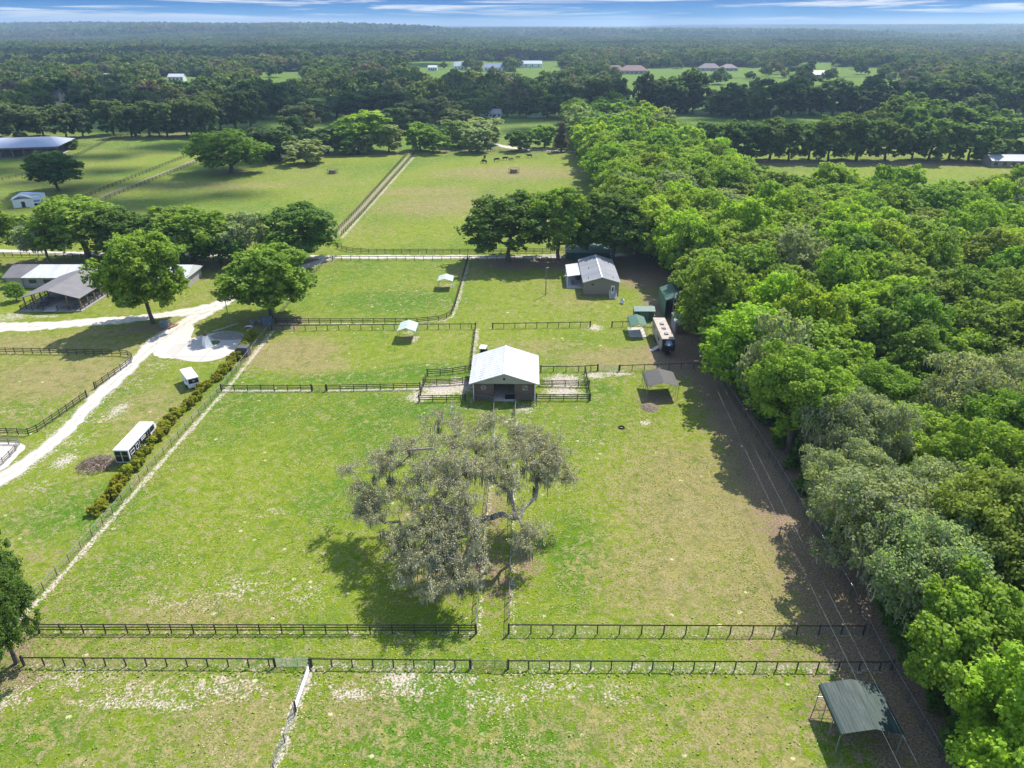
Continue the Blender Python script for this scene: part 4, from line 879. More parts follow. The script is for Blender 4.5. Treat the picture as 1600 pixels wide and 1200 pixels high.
# ---- trailers
def gooseneck():
    a, c, d = G(177.3, 703, 2.75), G(198.5, 704, 2.75), G(231.5, 656.8, 2.75); rc = ((a[0]+c[0])/2, (a[1]+c[1])/2)
    L = math.dist(rc, d); an = math.atan2(d[1]-rc[1], d[0]-rc[0]); Wd = 2.25
    t = thing('horse_trailer', 'large black and white gooseneck horse trailer beside the brush pile', 'trailer', (rc[0], rc[1], 0), an)
    WT = mat('trailer_white', (.80, .80, .82), .3, var=.04)
    b = MB(); b.prof([(0, .55), (L-2.6, .55), (L-2.0, 1.35), (L-.1, 1.55), (L-.02, 2.05), (L-.5, 2.7), (0, 2.7)], -Wd/2, Wd/2); bd = b.build('body', WT, t)
    b = MB(); b.bb(-.05, L-.5, -Wd/2-.04, Wd/2+.04, 2.702, 2.79); rf = b.build('roof', WT, t)
    for x in (L*.33, L*.42): b = MB(); b.box((x, 0, 2.85), (.3, .3, .12)); b.build('roof_vent', WT, rf)
    for s in (-1, 1):
        b = MB(); y = s*(Wd/2+.012)
        for x0, x1, z0, z1 in ((.25, 3.3, 1.1, 2.55), (3.45, 6.1, .75, 2.55), (6.2, L-2.2, .75, 2.55), (L-2.1, L-.75, 1.7, 2.55)):
            if x1 > x0: b.bb(min(x0, x1), x1, y-.012, y+.012, z0, z1)
        pn = b.build('side_panel', BLACKM, t)
        for x0, x1, z0, z1 in ((.5, 1.7, 1.6, 2.2), (2.2, 2.9, 1.45, 2.3), (4.0, 5.4, 2.0, 2.35)):
            b = MB(); yy = s*(Wd/2+.04)
            for q in ((x0, x1, z0, z0+.07), (x0, x1, z1-.07, z1), (x0, x0+.07, z0+.07, z1-.07), (x1-.07, x1, z0+.07, z1-.07)): b.bb(q[0], q[1], yy-.015, yy+.015, q[2], q[3])
            b.build('window_frame', WT, pn)
        b = MB(); b.bb(2.2, 4.6, s*(Wd/2+.14)-.12, s*(Wd/2+.14)+.12, .78, .95); b.bb(2.2, 2.32, s*(Wd/2+.14)-.12, s*(Wd/2+.14)+.12, .5, .78); b.bb(4.48, 4.6, s*(Wd/2+.14)-.12, s*(Wd/2+.14)+.12, .5, .78); b.build('fender', WT, t)
        for x in (2.9, 3.9): b = MB(); b.tube((x, s*(Wd/2-.02), .38), (x, s*(Wd/2+.2), .38), .37, n=16); w_ = b.build('wheel', TIRE, t); b = MB(); b.tube((x, s*(Wd/2+.2), .38), (x, s*(Wd/2+.22), .38), .2, n=12); b.build('rim', GALV, w_)
        b = MB(); b.bb(-.03, -.002, s*.54-.48, s*.54+.48, .7, 2.55); dd = b.build('rear_door', BLACKM, t)
        b = MB()
        for q in ((s*.54-.50, s*.54-.44, .66, 2.6), (s*.54+.44, s*.54+.50, .66, 2.6)): b.bb(-.06, -.032, q[0], q[1], q[2], q[3])
        b.bb(-.06, -.032, s*.54-.44, s*.54+.44, 1.72, 1.80); b.bb(-.06, -.032, s*.54-.44, s*.54+.44, .66, .74); b.bb(-.06, -.032, s*.54-.44, s*.54+.44, 2.54, 2.6); b.build('trim', GALV, dd)
    b = MB(); b.beam((L-1.0, 0, 1.4), (L-1.0, 0, .5), .18, .18); b.build('hitch', GALV, t)
    for s in (-1, 1): b = MB(); b.bb(L-3.2, L-3.1, s*.8-.06, s*.8+.06, 0, .6); b.build('jack', GALV, t)
gooseneck()
def small_trailer():
    a, c, d = G(292.5, 592, 2.35), G(309.3, 589, 2.35), G(281.3, 577, 2.35); e = (c[0]+d[0]-a[0], c[1]+d[1]-a[1])
    fc = ((a[0]+c[0])/2, (a[1]+c[1])/2); rc = ((d[0]+e[0])/2, (d[1]+e[1])/2); L = max(3.4, math.dist(fc, rc)); an = math.atan2(fc[1]-rc[1], fc[0]-rc[0])
    t = thing('horse_trailer', 'small boxy white two horse trailer with dark front window', 'trailer', (fc[0], fc[1], 0), an)
    WT = MATS['trailer_white']; Wd = 1.95
    b = MB(); b.prof([(-L, .45), (0, .45), (.12, 1.2), (0, 2.3), (-L, 2.3)], -Wd/2, Wd/2); b.build('body', WT, t)
    b = MB(); b.bb(-L-.05, .1, -Wd/2-.05, Wd/2+.05, 2.302, 2.38); b.build('roof', WT, t)
    b = MB(); b.slab([(.11, -.85, 1.35), (.11, .85, 1.35), (.02, .85, 2.15), (.02, -.85, 2.15)], .03); b.box((.09, 0, 1.75), (.08, 1.7, .72), ry=R(-6)); w_ = b.build('front_window', DGLASS, t)
    b = MB(); b.box((.14, .05, 1.78), (.04, .5, .3), ry=R(-6)); b.build('sticker', GALV, w_)
    for s in (-1, 1):
        b = MB(); b.bb(-1.6, -.8, s*(Wd/2+.012)-.012, s*(Wd/2+.012)+.012, 1.4, 1.95); b.build('window', DGLASS, t)
        b = MB(); b.bb(-2.5, -1.2, s*(Wd/2+.1)-.12, s*(Wd/2+.1)+.12, .72, .86); b.build('fender', WT, t)
        for x in (-2.2, -1.5): b = MB(); b.tube((x, s*(Wd/2), .34), (x, s*(Wd/2+.18), .34), .33, n=14); b.build('wheel', TIRE, t)
    b = MB(); b.beam((.1, 0, .5), (1.1, 0, .5), .12, .12); b.tube((1.0, 0, 0), (1.0, 0, .7), .04, n=6); b.build('hitch', GALV, t)
small_trailer()
def plain_trailer(px0, px1, z, label, Wd=2.4):
    a, c = G(*px0, z), G(*px1, z); L = math.dist(a, c); an = math.atan2(c[1]-a[1], c[0]-a[0])
    t = thing('cargo_trailer', label, 'trailer', (a[0], a[1], 0), an); WT = MATS['trailer_white']
    b = MB(); b.bb(0, L, -Wd/2, Wd/2, .6, z-.1); b.build('body', WT, t); b = MB(); b.bb(-.05, L+.05, -Wd/2-.04, Wd/2+.04, z-.098, z); b.build('roof', mat('trailer_roof_blue', (.60, .66, .78), .4), t)
    b = MB(); b.bb(L*.1, L*.9, -Wd/2-.03, -Wd/2-.002, 1.2, 1.9); b.build('window_band', mat('blue_band', (.20, .30, .45), .4), t)
    for x in (L*.3, L*.42):
        for s in (-1, 1): b = MB(); b.tube((x, s*(Wd/2-.2), .4), (x, s*(Wd/2+.02), .4), .4, n=12); b.build('wheel', TIRE, t)
plain_trailer((32, 301), (66, 302), 3.2, 'rearmost long white trailer parked at the far left fence')
plain_trailer((46, 308), (60, 306), 3.0, 'short white trailer parked between the long trailer and the white shed')
sd = thing('white_shed', 'white gabled shed beside the parked trailers at the far left', 'shed', (*G(38, 324), 0), R(28))
b = MB(); b.bb(-3.2, 3.2, 0, 5, 0, 3.0); b.build('wall', WHITEP, sd); b = MB(); gable_roof(b, 7.0, -.4, 5.4, 2.95, 4.6); b.build('roof', WROOF, sd)
b = MB(); b.bb(-.6, .6, -.04, -.002, 0, 2.1); b.build('door', DGLASS, sd)
# ---- blue grey arena roof at far left
q0 = G(89, 229, 5.0)
ar = thing('covered_arena', 'huge blue grey roofed riding arena on tall posts at the left edge', 'arena', (q0[0], q0[1], 0), R(14))
b = MB(); b.slab([(-75, 0, 5.1), (.6, 0, 5.1), (-6.5, 15, 8.2), (-75, 15, 8.2)], .3); b.slab([(-75, 15, 8.2), (-6.5, 15, 8.2), (.6, 30, 5.1), (-75, 30, 5.1)], .3); b.add([(.6, 0, 5.1), (.6, 30, 5.1), (-6.5, 15, 8.2)], [(0, 1, 2)]); b.build('roof', mat('arena_roof', (.36, .395, .47), .5, var=.1, scale=.1), ar)
b = MB(); b.bb(-75, .65, -.2, -.02, 4.4, 5.0); b.build('fascia', BROWNB, ar)
for k in range(9):
    for y in (.2, 29.6): b = MB(); b.bb(-.2-k*5.2-.2, -.2-k*5.2+.2, y-.2, y+.2, 0, 4.8); b.build('post', BROWNB, ar)
b = MB(); b.bb(-75, -1, 1, 29, 0, .06); b.build('floor', mat('arena_sand', (.36, .34, .33), .9), ar)
b = MB(); b.bb(-75, -2, 27.0, 27.3, 0, 1.9); b.build('kickboard', mat('arena_board', (.40, .38, .38), .8), ar)
# ---- monument, pole light, log, boxes
mo = thing('monument', 'white tapered monument with dark cap in the concrete turning pad', 'monument', (*G(324, 541), 0), R(5))
b = MB(); b.tube((0, 0, .12), (0, 0, 2.5), 1.15, .48, 4); b.build('pedestal', WHITEP, mo); b = MB(); b.tube((0, 0, 0), (0, 0, .12), 1.35, 1.3, 4); b.build('plinth', CONC, mo)
b = MB(); b.tube((0, 0, 2.5), (0, 0, 2.62), .5, .5, 8); b.tube((0, 0, 2.62), (0, 0, 3.2), .36, .25, 10); b.tube((0, 0, 3.2), (0, 0, 3.42), .25, .03, 10); b.build('cap', mat('weathered_bronze', (.07, .06, .05), .5), mo)
px, py = G(360.8, 516.5)
lp = thing('pole_light', 'tall grey pole with a lamp ring near the white turning pad', 'light pole', (px, py, 0))
b = MB(); b.tube((0, 0, 0), (0, 0, 8.9), .12, .07, 8); b.build('pole', GREYW, lp)
b = MB(); b.tube((-.55, 0, 7.1), (.65, 0, 7.1), .05, n=6); b.box((.75, 0, 7.05), (.5, .4, .22)); b.box((-.6, 0, 7.05), (.42, .4, .2)); b.build('lamp', GALV, lp)
lg2 = thing('timber_beam', 'pale timber beam lying across the gravel bed', 'beam', (*G(333, 519.5), .22)); A = Vector((*G(333, 519.5), 0)); Bv = Vector((*G(372, 507), 0))
b = MB(); b.tube((0, 0, 0), Bv-A, .16, .13, 8); b.build('log', mat('bleached_wood', (.48, .43, .37), .9), lg2)
def crate(px, dims, label, name, cat, m, rz=0.0, lid=None):
    t = thing(name, label, cat, (*G(*px), 0), rz); b = MB(); w, d, h = dims
    b.bb(-w/2, w/2, -d/2, d/2, 0, h); 
    for k in range(1, 5): b.bb(-w/2+w*k/5-.03, -w/2+w*k/5+.03, -d/2-.04, -d/2-.002, .05, h-.05)
    b.build('body', m, t); b = MB(); b.bb(-w/2-.06, w/2+.06, -d/2-.06, d/2+.06, h+.003, h+.1); b.build('lid', lid or m, t)
crate((382.5, 555), (2.1, 1.6, 1.9), 'slate grey box shed between the hedge and the turning pad', 'box_shed', 'shed', mat('slate_box', (.10, .105, .115), .6), R(-5))
crate((418.5, 507), (1.9, 1.3, 1.7), 'blue grey utility box under the large left tree by the fence', 'utility_box', 'box', mat('bluegrey_box', (.13, .17, .20), .6), R(4))
crate((259, 511), (2.0, 1.2, 1.3), 'grey green bin at the foot of the roadside tree', 'bin', 'bin', mat('greygreen_bin', (.20, .23, .21), .6), R(-3))
ky = thing('kayak', 'narrow reddish boat lying beside the grey green bin', 'boat', (*G(270, 511), 0), R(62))
b = MB(); rr = 9; vs = []
for i in range(13):
    f = i/12*2-1; w = .34*(1-abs(f)**2.2)+.02
    for k in range(rr): a = math.pi+math.pi*k/(rr-1); vs.append((f*1.9, w*math.cos(a), .30+.06*f*f+w*.8*math.sin(a)))
fs = [(i*rr+k, (i+1)*rr+k, (i+1)*rr+k+1, i*rr+k+1) for i in range(12) for k in range(rr-1)]; b.add(vs, fs)
b.add([(v[0], v[1], v[2]) for v in vs[0::rr]]+[vs[i*rr+rr-1] for i in range(13)], [(i, i+1, 14+i, 13+i) for i in range(12)]); b.build('hull', mat('faded_orange', (.42, .17, .10), .5), ky)
wg = thing('flatbed_cart', 'small dark cart with white wheels under the large left tree', 'cart', (*G(399, 505), 0), R(35))
b = MB(); b.box((0, 0, .6), (2.4, 1.2, .1)); b.beam((1.2, 0, .55), (2.3, 0, .2), .07, .07); b.build('bed', GREYW, wg)
for x in (-.8, .8):
    for y in (-.65, .65): b = MB(); b.tube((x, y-.05, .38), (x, y+.05, .38), .38, n=16); b.build('wheel', GALV, wg)
tg = thing('tarp', 'white crumpled tarp beside the dark cart', 'tarp', (*G(389, 511), 0)); b = MB(); n = 7
for i in range(n):
    for j in range(n): b.v.append(((i-3)*.28+random.uniform(-.08, .08), (j-3)*.18+random.uniform(-.06, .06), .05+random.uniform(0, .35)*(1-abs(i-3)/4)))
b.f = [(i*n+j, (i+1)*n+j, (i+1)*n+j+1, i*n+j+1) for i in range(n-1) for j in range(n-1)]; b.build('sheet', WHITEP, tg)
# ---- brush pile, hay mound, feeder rings
random.seed(3)
STICK = mat('dead_branches', (.25, .17, .13), .95, var=.45, scale=2); STICK2 = mat('bleached_branches', (.42, .36, .31), .95, var=.3, scale=2)
bp = thing('brush_pile', 'heap of cut brown and bleached branches behind the gooseneck trailer', 'brush pile', (*G(152, 727), 0)); 
for mm, n in ((STICK, 420), (STICK2, 160)):
    b = MB()
    for k in range(n):
        a = random.uniform(0, 6.28); r = random.random()**.6; x = math.cos(a)*r*2.9; y = math.sin(a)*r*2.6; z = .1+(1-r)*1.0*random.random()
        d = Vector((random.gauss(0, 1), random.gauss(0, 1), random.gauss(.15, .35))).normalized()*random.uniform(.4, 1.1)
        b.tube(Vector((x, y, z+.1))-d*.5, Vector((x, y, z+.15))+d*.5, random.uniform(.02, .06), .012, 4)
    b.build('branches', mm, bp)
hm = thing('hay_mound', 'brown mound of old hay in front of the tan carport', 'hay pile', (*G(1015, 637), 0))
b = MB(); n = 22; 
for i in range(n):
    for j in range(n):
        fx, fy = (i/(n-1)*2-1), (j/(n-1)*2-1); r = math.hypot(fx, fy); b.v.append((fx*1.6, fy*1.7, max(-.04, .62*(1-r**2.0))*random.uniform(.65, 1.2)))
b.f = [(i*n+j, (i+1)*n+j, (i+1)*n+j+1, i*n+j+1) for i in range(n-1) for j in range(n-1)]; b.build('hay', mat('old_hay', (.20, .155, .11), .95, var=.4, scale=4, bump=.9), hm, True)
def ring(px, r, h, label, name, cat, m, tires=False):
    t = thing(name, label, cat, (*G(*px), 0)); b = MB(); n = 22
    for k in range(n):
        a0, a1 = k/n*2*math.pi, (k+1)/n*2*math.pi
        for z in ((h*.15, h*.6, h) if not tires else (h*.5,)): b.tube((r*math.cos(a0), r*math.sin(a0), z), (r*math.cos(a1), r*math.sin(a1), z), .04 if not tires else .11, n=6)
        if not tires and k % 2 == 0: b.tube((r*math.cos(a0), r*math.sin(a0), 0), (r*math.cos(a0), r*math.sin(a0), h), .035, n=5)
    b.build('ring', m, t)
    if not tires:
        b = MB(); b.tube((0, 0, 0), (0, 0, h*.8), r*.75, r*.6, 12); b.build('hay_bale', MATS['old_hay'], t)
ring((971, 668.5), .45, .2, 'small black tyre ring lying in the right paddock below the bare patch', 'tyre', 'tyre', TIRE, True)
ring((803, 270), 2.6, 2.0, 'brown round hay feeder below the grazing cattle', 'hay_feeder', 'feeder', RUST)
ring((520, 271), 2.6, 2.0, 'grey green round hay feeder in the pasture left of the double fence', 'hay_feeder', 'feeder', GREENPOST)
# ---- poles and power lines
for pxx, hh, lab in (((852.7, 461), 7.2, 'thin grey utility pole standing on the lawn left of the house'),):
    t = thing('utility_pole', lab, 'utility pole', (*G(*pxx), 0)); b = MB(); b.tube((0, 0, 0), (0, 0, hh), .13, .09, 8); b.build('pole', GREYW, t)
    b = MB(); b.box((.3, 0, hh-.15), (.55, .22, .18)); b.beam((0, 0, hh-.3), (.4, 0, hh-.15), .05, .05); b.build('lamp', GALV, t)
ppx, ppy = G(1050, 499)
pp = thing('power_pole', 'wooden power pole with white transformer at the green garage', 'utility pole', (ppx, ppy, 0))
b = MB(); b.tube((0, 0, 0), (0, 0, 7.2), .16, .12, 8); b.build('pole', GREYW, pp); b = MB(); b.tube((.3, -.05, 5.2), (.3, -.05, 6.3), .30, .30, 12); b.build('transformer', WHITEP, pp)
b = MB(); b.beam((-.7, 0, 6.7), (.7, 0, 6.7), .1, .1); b.build('crossarm', GREYW, pp)
for k, (du, sg, lab) in enumerate(((0, 1.5, 'left power line running above the shaded strip to the bottom right'), (13, 1.4, 'right power line running above the shaded strip to the bottom right'))):
    A = Vector((ppx-.6+k*1.2, ppy, 6.75)); q = G(1418+k*30, 1200, 6.6); Bq = Vector((q[0], q[1], 6.6)); Cq = A+(Bq-A)*1.35
    t = thing('power_line', lab, 'power line', tuple(A)); b = MB(); n = 40; pr = None
    for i in range(n+1):
        f = i/n; p_ = (Cq-A)*f; p_.z = -4*sg*f*(1-f)
        if pr is not None: b.tube(pr, p_, .014, n=5, cap=False)
        pr = p_
    b.build('cable', WIREM, t)
t = thing('power_pole', 'short grey post with brackets among the shade patches by the wood', 'utility pole', (*G(1217, 838), 0)); b = MB(); b.tube((0, 0, 0), (0, 0, 1.5), .09, .08, 7); b.build('pole', GREYW, t)
b = MB(); b.box((0, 0, 1.35), (.6, .12, .12)); b.build('bracket', GREYW, t)
# ---- cattle
BLACKH = mat('black_hide', (.012, .011, .011), .75, var=.3); BROWNH = mat('brown_hide', (.16, .07, .035), .75, var=.3)
def cow_mesh(m, s=1.0, graze=True):
    V = [(0, 0, 1.12), (.55, 0, 1.14), (.98, 0, 1.2), (-.55, 0, 1.1), (-.9, 0, 1.13)]
    E = [(0, 1), (1, 2), (0, 3), (3, 4)]; Rr = [.36, .37, .27, .37, .24]
    def add(p, r, par): V.append(p); Rr.append(r); E.append((par, len(V)-1)); return len(V)-1
    if graze: n1 = add((1.3, 0, .95), .16, 2); n2 = add((1.5, 0, .55), .13, n1); n3 = add((1.62, 0, .28), .12, n2); add((1.75, 0, .08), .075, n3); add((1.5, .17, .42), .035, n3); add((1.5, -.17, .42), .035, n3)
    else: n1 = add((1.3, 0, 1.4), .17, 2); n2 = add((1.5, 0, 1.58), .14, n1); n3 = add((1.72, 0, 1.5), .11, n2); add((1.92, 0, 1.4), .08, n3); add((1.48, .22, 1.62), .035, n2); add((1.48, -.22, 1.62), .035, n2)
    for x, yy, par, kx in ((.72, .19, 1, .03), (.66, -.19, 1, -.05), (-.72, .2, 3, -.10), (-.78, -.2, 3, -.06)):
        a = add((x, yy, .75), .15, par); b_ = add((x+kx, yy, .42), .075, a); c_ = add((x+(.02 if x > 0 else .0), yy, .12), .055, b_); add((x+.05, yy, .03), .06, c_)
    a = add((-1.05, 0, 1.1), .05, 4); b_ = add((-1.1, 0, .75), .03, a); add((-1.1, 0, .4), .05, b_)
    me = bpy.data.meshes.new('cow'); me.from_pydata([(x*s, y*s, z*s) for x, y, z in V], E, []); tmp = bpy.data.objects.new('cow', me); tmp.modifiers.new('skin', 'SKIN'); bpy.data.objects.remove(tmp)
    for i, r in enumerate(Rr): me.skin_vertices[0].data[i].radius = (r*s, r*s)
    me.skin_vertices[0].data[0].use_root = True; me.materials.append(m); return me
c1, c2, c3 = cow_mesh(BLACKH), cow_mesh(BLACKH, graze=False), cow_mesh(BROWNH, .72)
for px_, me, rz, lab in (((757, 255.5), c1, 150, 'lowest black cow grazing nearest the camera in the far pasture'), ((757.5, 248), c2, 85, 'black cow standing head on, alone at the left of the herd'), ((775.5, 252.5), c1, 20, 'black cow grazing left of the broadest black cow'),
        ((789, 250.5), c1, 12, 'broadest black cow in the middle of the herd'), ((798.5, 250.8), c3, 25, 'brown calf just right of the broadest black cow'), ((810, 248), c3, 170, 'smallest brown calf between the other calf and the right cow'), ((827.5, 246.5), c2, 185, 'rightmost black cow of the herd'), ((764, 236.5), c1, 5, 'black cow lying in tree shade against the far fence')):
    o_ = linkmesh('cow', me); o_.location = (*G(*px_), 0); o_.rotation_euler = (0, 0, R(rz)); s_ = 1.25; o_.scale = (s_,)*3
    sk = o_.modifiers.new('skin', 'SKIN'); sk.use_smooth_shade = True; ss = o_.modifiers.new('sub', 'SUBSURF'); ss.levels = 1; ss.render_levels = 2
    tag(o_, lab, 'cow', 'cattle grazing in the far pasture')
# ---- distant houses
def house(px, w, d, h, rise, wall, roof, label, rz=0, hip=False, wins=4, name='house', cat='house'):
    x, y = G(*px); z = float(hill(x, y)); t = thing(name, label, cat, (x, y, z), rz)
    b = MB(); b.bb(-w/2, w/2, 0, d, -.5, h); 
    if not hip: b.profx([(0, h), (d, h), (d/2, h+rise)], -w/2, w/2)
    b.build('wall', wall, t); b = MB()
    if hip: hipped(b, -w/2-.6, w/2+.6, -.6, d+.6, h, h+rise, d*.45, .25)
    else: b.slab([(-w/2-.5, -.6, h-.1), (w/2+.5, -.6, h-.1), (w/2+.5, d/2, h+rise+.15), (-w/2-.5, d/2, h+rise+.15)], .2); b.slab([(-w/2-.5, d/2, h+rise+.15), (w/2+.5, d/2, h+rise+.15), (w/2+.5, d+.6, h-.1), (-w/2-.5, d+.6, h-.1)], .2)
    b.build('roof', roof, t)
    for k in range(wins):
        xx = -w/2+w*(k+.5)/wins; b = MB(); b.bb(xx-.8, xx+.8, -.08, -.002, h*.3, h*.75); b.build('window', DGLASS, t)
    b = MB(); b.bb(-.6+w*.04, .6+w*.04, -.08, -.003, 0, 2.1 if wins % 2 == 0 else h*.29); b.build('door', DGLASS, t)
    return t
BLUER = mat('blue_grey_roof', (.22, .27, .36), .6); MAUVE = mat('mauve_roof', (.24, .19, .20), .8); PINKR = mat('pink_brown_roof', (.26, .16, .14), .8); CREAMW = mat('cream_wall', (.62, .50, .36), .8)
house((676, 111), 13, 9, 5, 2.5, WHITEP, WROOF, 'small white house at the left of the far house row')
house((720, 109), 20, 12, 5, 6, WHITEP, WROOF, 'white steep gabled house standing in the far field')
house((743, 108), 14, 10, 3.5, 3, BEIGE, GREYROOF, 'grey roofed cottage between the white far houses')
house((776, 112), 36, 14, 5.5, 5, WHITEP, BLUER, 'wide white far house with blue grey roof and dark openings', wins=7)
house((827, 106), 40, 14, 6, 4, WHITEP, mat('pale_blue_roof', (.45, .52, .6), .6), 'largest pale far house with wide bluish roof')
house((803, 101), 20, 9, 4, 2.5, WHITEP, WROOF, 'small white outbuilding beside the largest pale far house')
house((991, 116), 38, 20, 4.5, 6.5, BEIGE, PINKR, 'broad pink brown hip roofed house on the bright lawn', hip=True, wins=6)
house((962, 113), 24, 16, 4, 5, BEIGE, PINKR, 'second pink brown roofed house half hidden left of the broad one', hip=True)
house((1110, 111), 30, 18, 4, 6, BEIGE, MAUVE, 'mauve roofed far house behind small round trees', hip=True)
house((1140, 111), 24, 18, 4, 5, BEIGE, MAUVE, 'smaller mauve roofed far house at the right of its neighbour', hip=True)
house((1272, 123), 30, 14, 5, 4, BEIGE, GREYROOF, 'grey roofed far barn beyond the dark tree wall')
house((672, 184), 26, 15, 4.5, 5.5, BEIGE, MAUVE, 'mauve roofed house among dark trees behind the pasture', hip=True)
house((770, 184), 12, 9, 3, 2.5, WHITEP, GREYROOF, 'small pale outbuilding between the dark trees')
house((84, 164), 12, 10, 8, 4, CREAMW, MAUVE, 'tall cream gabled house peeping from the left woods')
house((116, 162), 16, 9, 4, 2, WHITEP, mat('pale_blue_metal', (.52, .62, .74), .5), 'white roofed shed right of the cream gabled house')
house((80, 166), 9, 6, 3, 1.5, WHITEP, WROOF, 'low white shed below the cream gabled house')
house((172, 130), 28, 12, 6, 4, WHITEP, WROOF, 'white house in the left woods with several roofs')
house((140, 113), 16, 10, 6, 3, BEIGE, GREYROOF, 'grey house farther up the left woods')
house((275, 127), 18, 10, 5, 3, WHITEP, WROOF, 'white house beside the round pale tree in the left woods')
house((425, 247), 9, 7, 4, 2, BEIGE, mat('pale_sheet', (.6, .55, .5), .7), 'small pale shed between the trees at the pasture corner')
house((1582, 262), 20, 9, 3.2, 2.0, TAUPE, GREYROOF, 'grey striped roof barn at the right edge beside the oak row', R(-4), wins=5)
pf = thing('picket_panels', 'row of white jump panels in front of the dark trees', 'jump panels', (*G(839, 184), 0)); b = MB()
for k in range(9):
    x = -7+k*1.75; b.bb(x-.7, x+.7, -.1, .1, .3, 1.0+random.uniform(0, 1.0)); b.bb(x-.8, x-.7, -.12, .12, 0, 1.9)
b.bb(-7.7, 7.7, .12, .2, .2, .5); b.build('panels', WHITEP, pf)
# ------------------------------------------------------------------ the big moss-draped oak
random.seed(11); rng = np.random.default_rng(11)
MOX, MOY = -5.6, 70.0
def moss_oak():
    t = thing('moss_oak', 'huge sprawling grey oak hung with moss in the middle of the paddocks', 'tree', (MOX, MOY, 0))
    tg_ = []                                         # crown clumps: (x, y, z, r) surveyed from the photo, metres
    def px(u, v, z, r): z *= .88; x, y = G(u, v, z); tg_.append((x-MOX, y-MOY, z, r))
    for u, v, z, r in ((680, 655, 15.5, 2.0), (645, 690, 14, 2.0), (700, 690, 15, 1.8), (610, 700, 12, 1.9), (590, 735, 10, 1.9), (640, 730, 13, 2.1), (680, 730, 14, 2.0), (720, 720, 15, 1.9), (700, 765, 13, 2.1), (650, 770, 11, 2.1), (610, 775, 9, 1.8), (578, 770, 8, 1.3),
        (740, 690, 14, 1.7), (770, 700, 14, 1.8), (800, 690, 13.5, 2.0), (830, 680, 13, 1.9), (860, 700, 12, 1.9), (850, 725, 11, 1.8), (820, 720, 13, 2.0), (785, 730, 13.5, 1.7), (872, 730, 9.5, 1.3), (800, 665, 13, 1.8), (840, 755, 8.5, 1.2), (760, 740, 13, 1.2),
        (640, 830, 8, 2.1), (680, 830, 9.5, 2.1), (715, 815, 10.5, 2.0), (620, 850, 6.5, 1.9), (655, 870, 7, 2.2), (700, 870, 8, 2.1), (740, 860, 8, 1.9), (600, 820, 7, 1.6), (640, 905, 5, 1.9), (685, 915, 5.5, 2.0), (725, 905, 6, 1.9),
        (812, 805, 8, 1.5), (822, 850, 5.5, 1.5), (835, 830, 5.5, 1.2), (548, 735, 9, 1.2), (885, 745, 8, 1.0), (560, 800, 5.5, .9), (580, 800, 6.5, 1.3), (745, 665, 13, 1.5), (660, 800, 11, 1.6), (725, 775, 12.5, 1.6)): px(u, v, z, r)
    base_n = len(tg_); added = 0
    while added < 84:
        a, b2 = random.sample(tg_[:base_n], 2); dd = math.dist(a[:3], b2[:3])
        if 2.0 < dd < 6.5:
            f = random.uniform(.35, .65); tg_.append((a[0]+(b2[0]-a[0])*f, a[1]+(b2[1]-a[1])*f, a[2]+(b2[2]-a[2])*f+random.uniform(-.6, .5), (a[3]+b2[3])*.48)); added += 1
    tgt = []
    for x, y, z, r in tg_:
        for _ in range(5):
            d = Vector(rng.normal(size=3)).normalized()*r*random.uniform(.3, 1.25); tgt.append((x+d.x, y+d.y, z+d.z*.7))
    nodes0, par0 = None, None
    # main leaders leave a short leaning trunk
    sk = skeleton((0, 0, -.2), (.9, .9, 4.2), tgt, r_tip=.018, jit=.16, step=1.1, power=1.95, bend=.5)
    MOB = mat('moss_bark', (.26, .24, .21), .95, var=.4, scale=2.5, bump=.6); trunk = linkmesh('trunk', skel_mesh('trunk', sk, MOB, 8, 1.5, maxr=.58), t)
    nodes, par, rad = sk
    # fine twigs
    tips = [np.array(n) for n, k in zip(nodes, range(len(nodes))) if rad[k]*(.58/rad[0]) < .08]
    tw = MB(); twp = []
    for p_ in tips:
        for _ in range(4):
            d = Vector(rng.normal(size=3)); d.z = abs(d.z)*.5-.15; d = d.normalized()*random.uniform(.6, 1.9); q = Vector(p_)+d
            tw.tube(p_, q, .022, .010, 3, cap=False); twp += [p_+(np.array(q)-p_)*f for f in (.3, .5, .7, .85, 1.0)]; e = Vector(p_).lerp(q, .5)+Vector(rng.normal(0, .4, 3)); tw.tube(Vector(p_).lerp(q, .4), e, .014, .006, 3, cap=False); twp.append(np.array(e))
    tw.build('twigs', mat('grey_twig', (.46, .44, .41), .95, var=.3), trunk)
    twp = np.array(twp); n = 84000; i = rng.integers(0, len(twp), n); C3 = twp[i]+rng.normal(0, .17, (n, 3)); pn = rng.normal(0, .12, len(twp))
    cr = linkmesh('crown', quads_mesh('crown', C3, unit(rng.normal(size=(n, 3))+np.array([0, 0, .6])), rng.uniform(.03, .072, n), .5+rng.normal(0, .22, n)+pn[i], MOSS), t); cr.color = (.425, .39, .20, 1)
    ms = linkmesh('hanging_moss', moss_mesh(np.concatenate([twp, np.repeat(np.array(tips), 5, 0)]), 30000, .9, .035), t); ms.color = (.44, .43, .40, 1)
    # a few long heavy drapes
    C = []
    for x, y, z, r in tg_:
        if random.random() < .55: C.append((x+random.uniform(-.5, .5), y, z-r*.6))
    big = moss_mesh(np.repeat(np.array(C), 30, 0)+rng.normal(0, .22, (len(C)*30, 3)), len(C)*30, 2.2, .07); o = linkmesh('moss_drape', big, t); o.color = (.22, .21, .19, 1)
moss_oak()
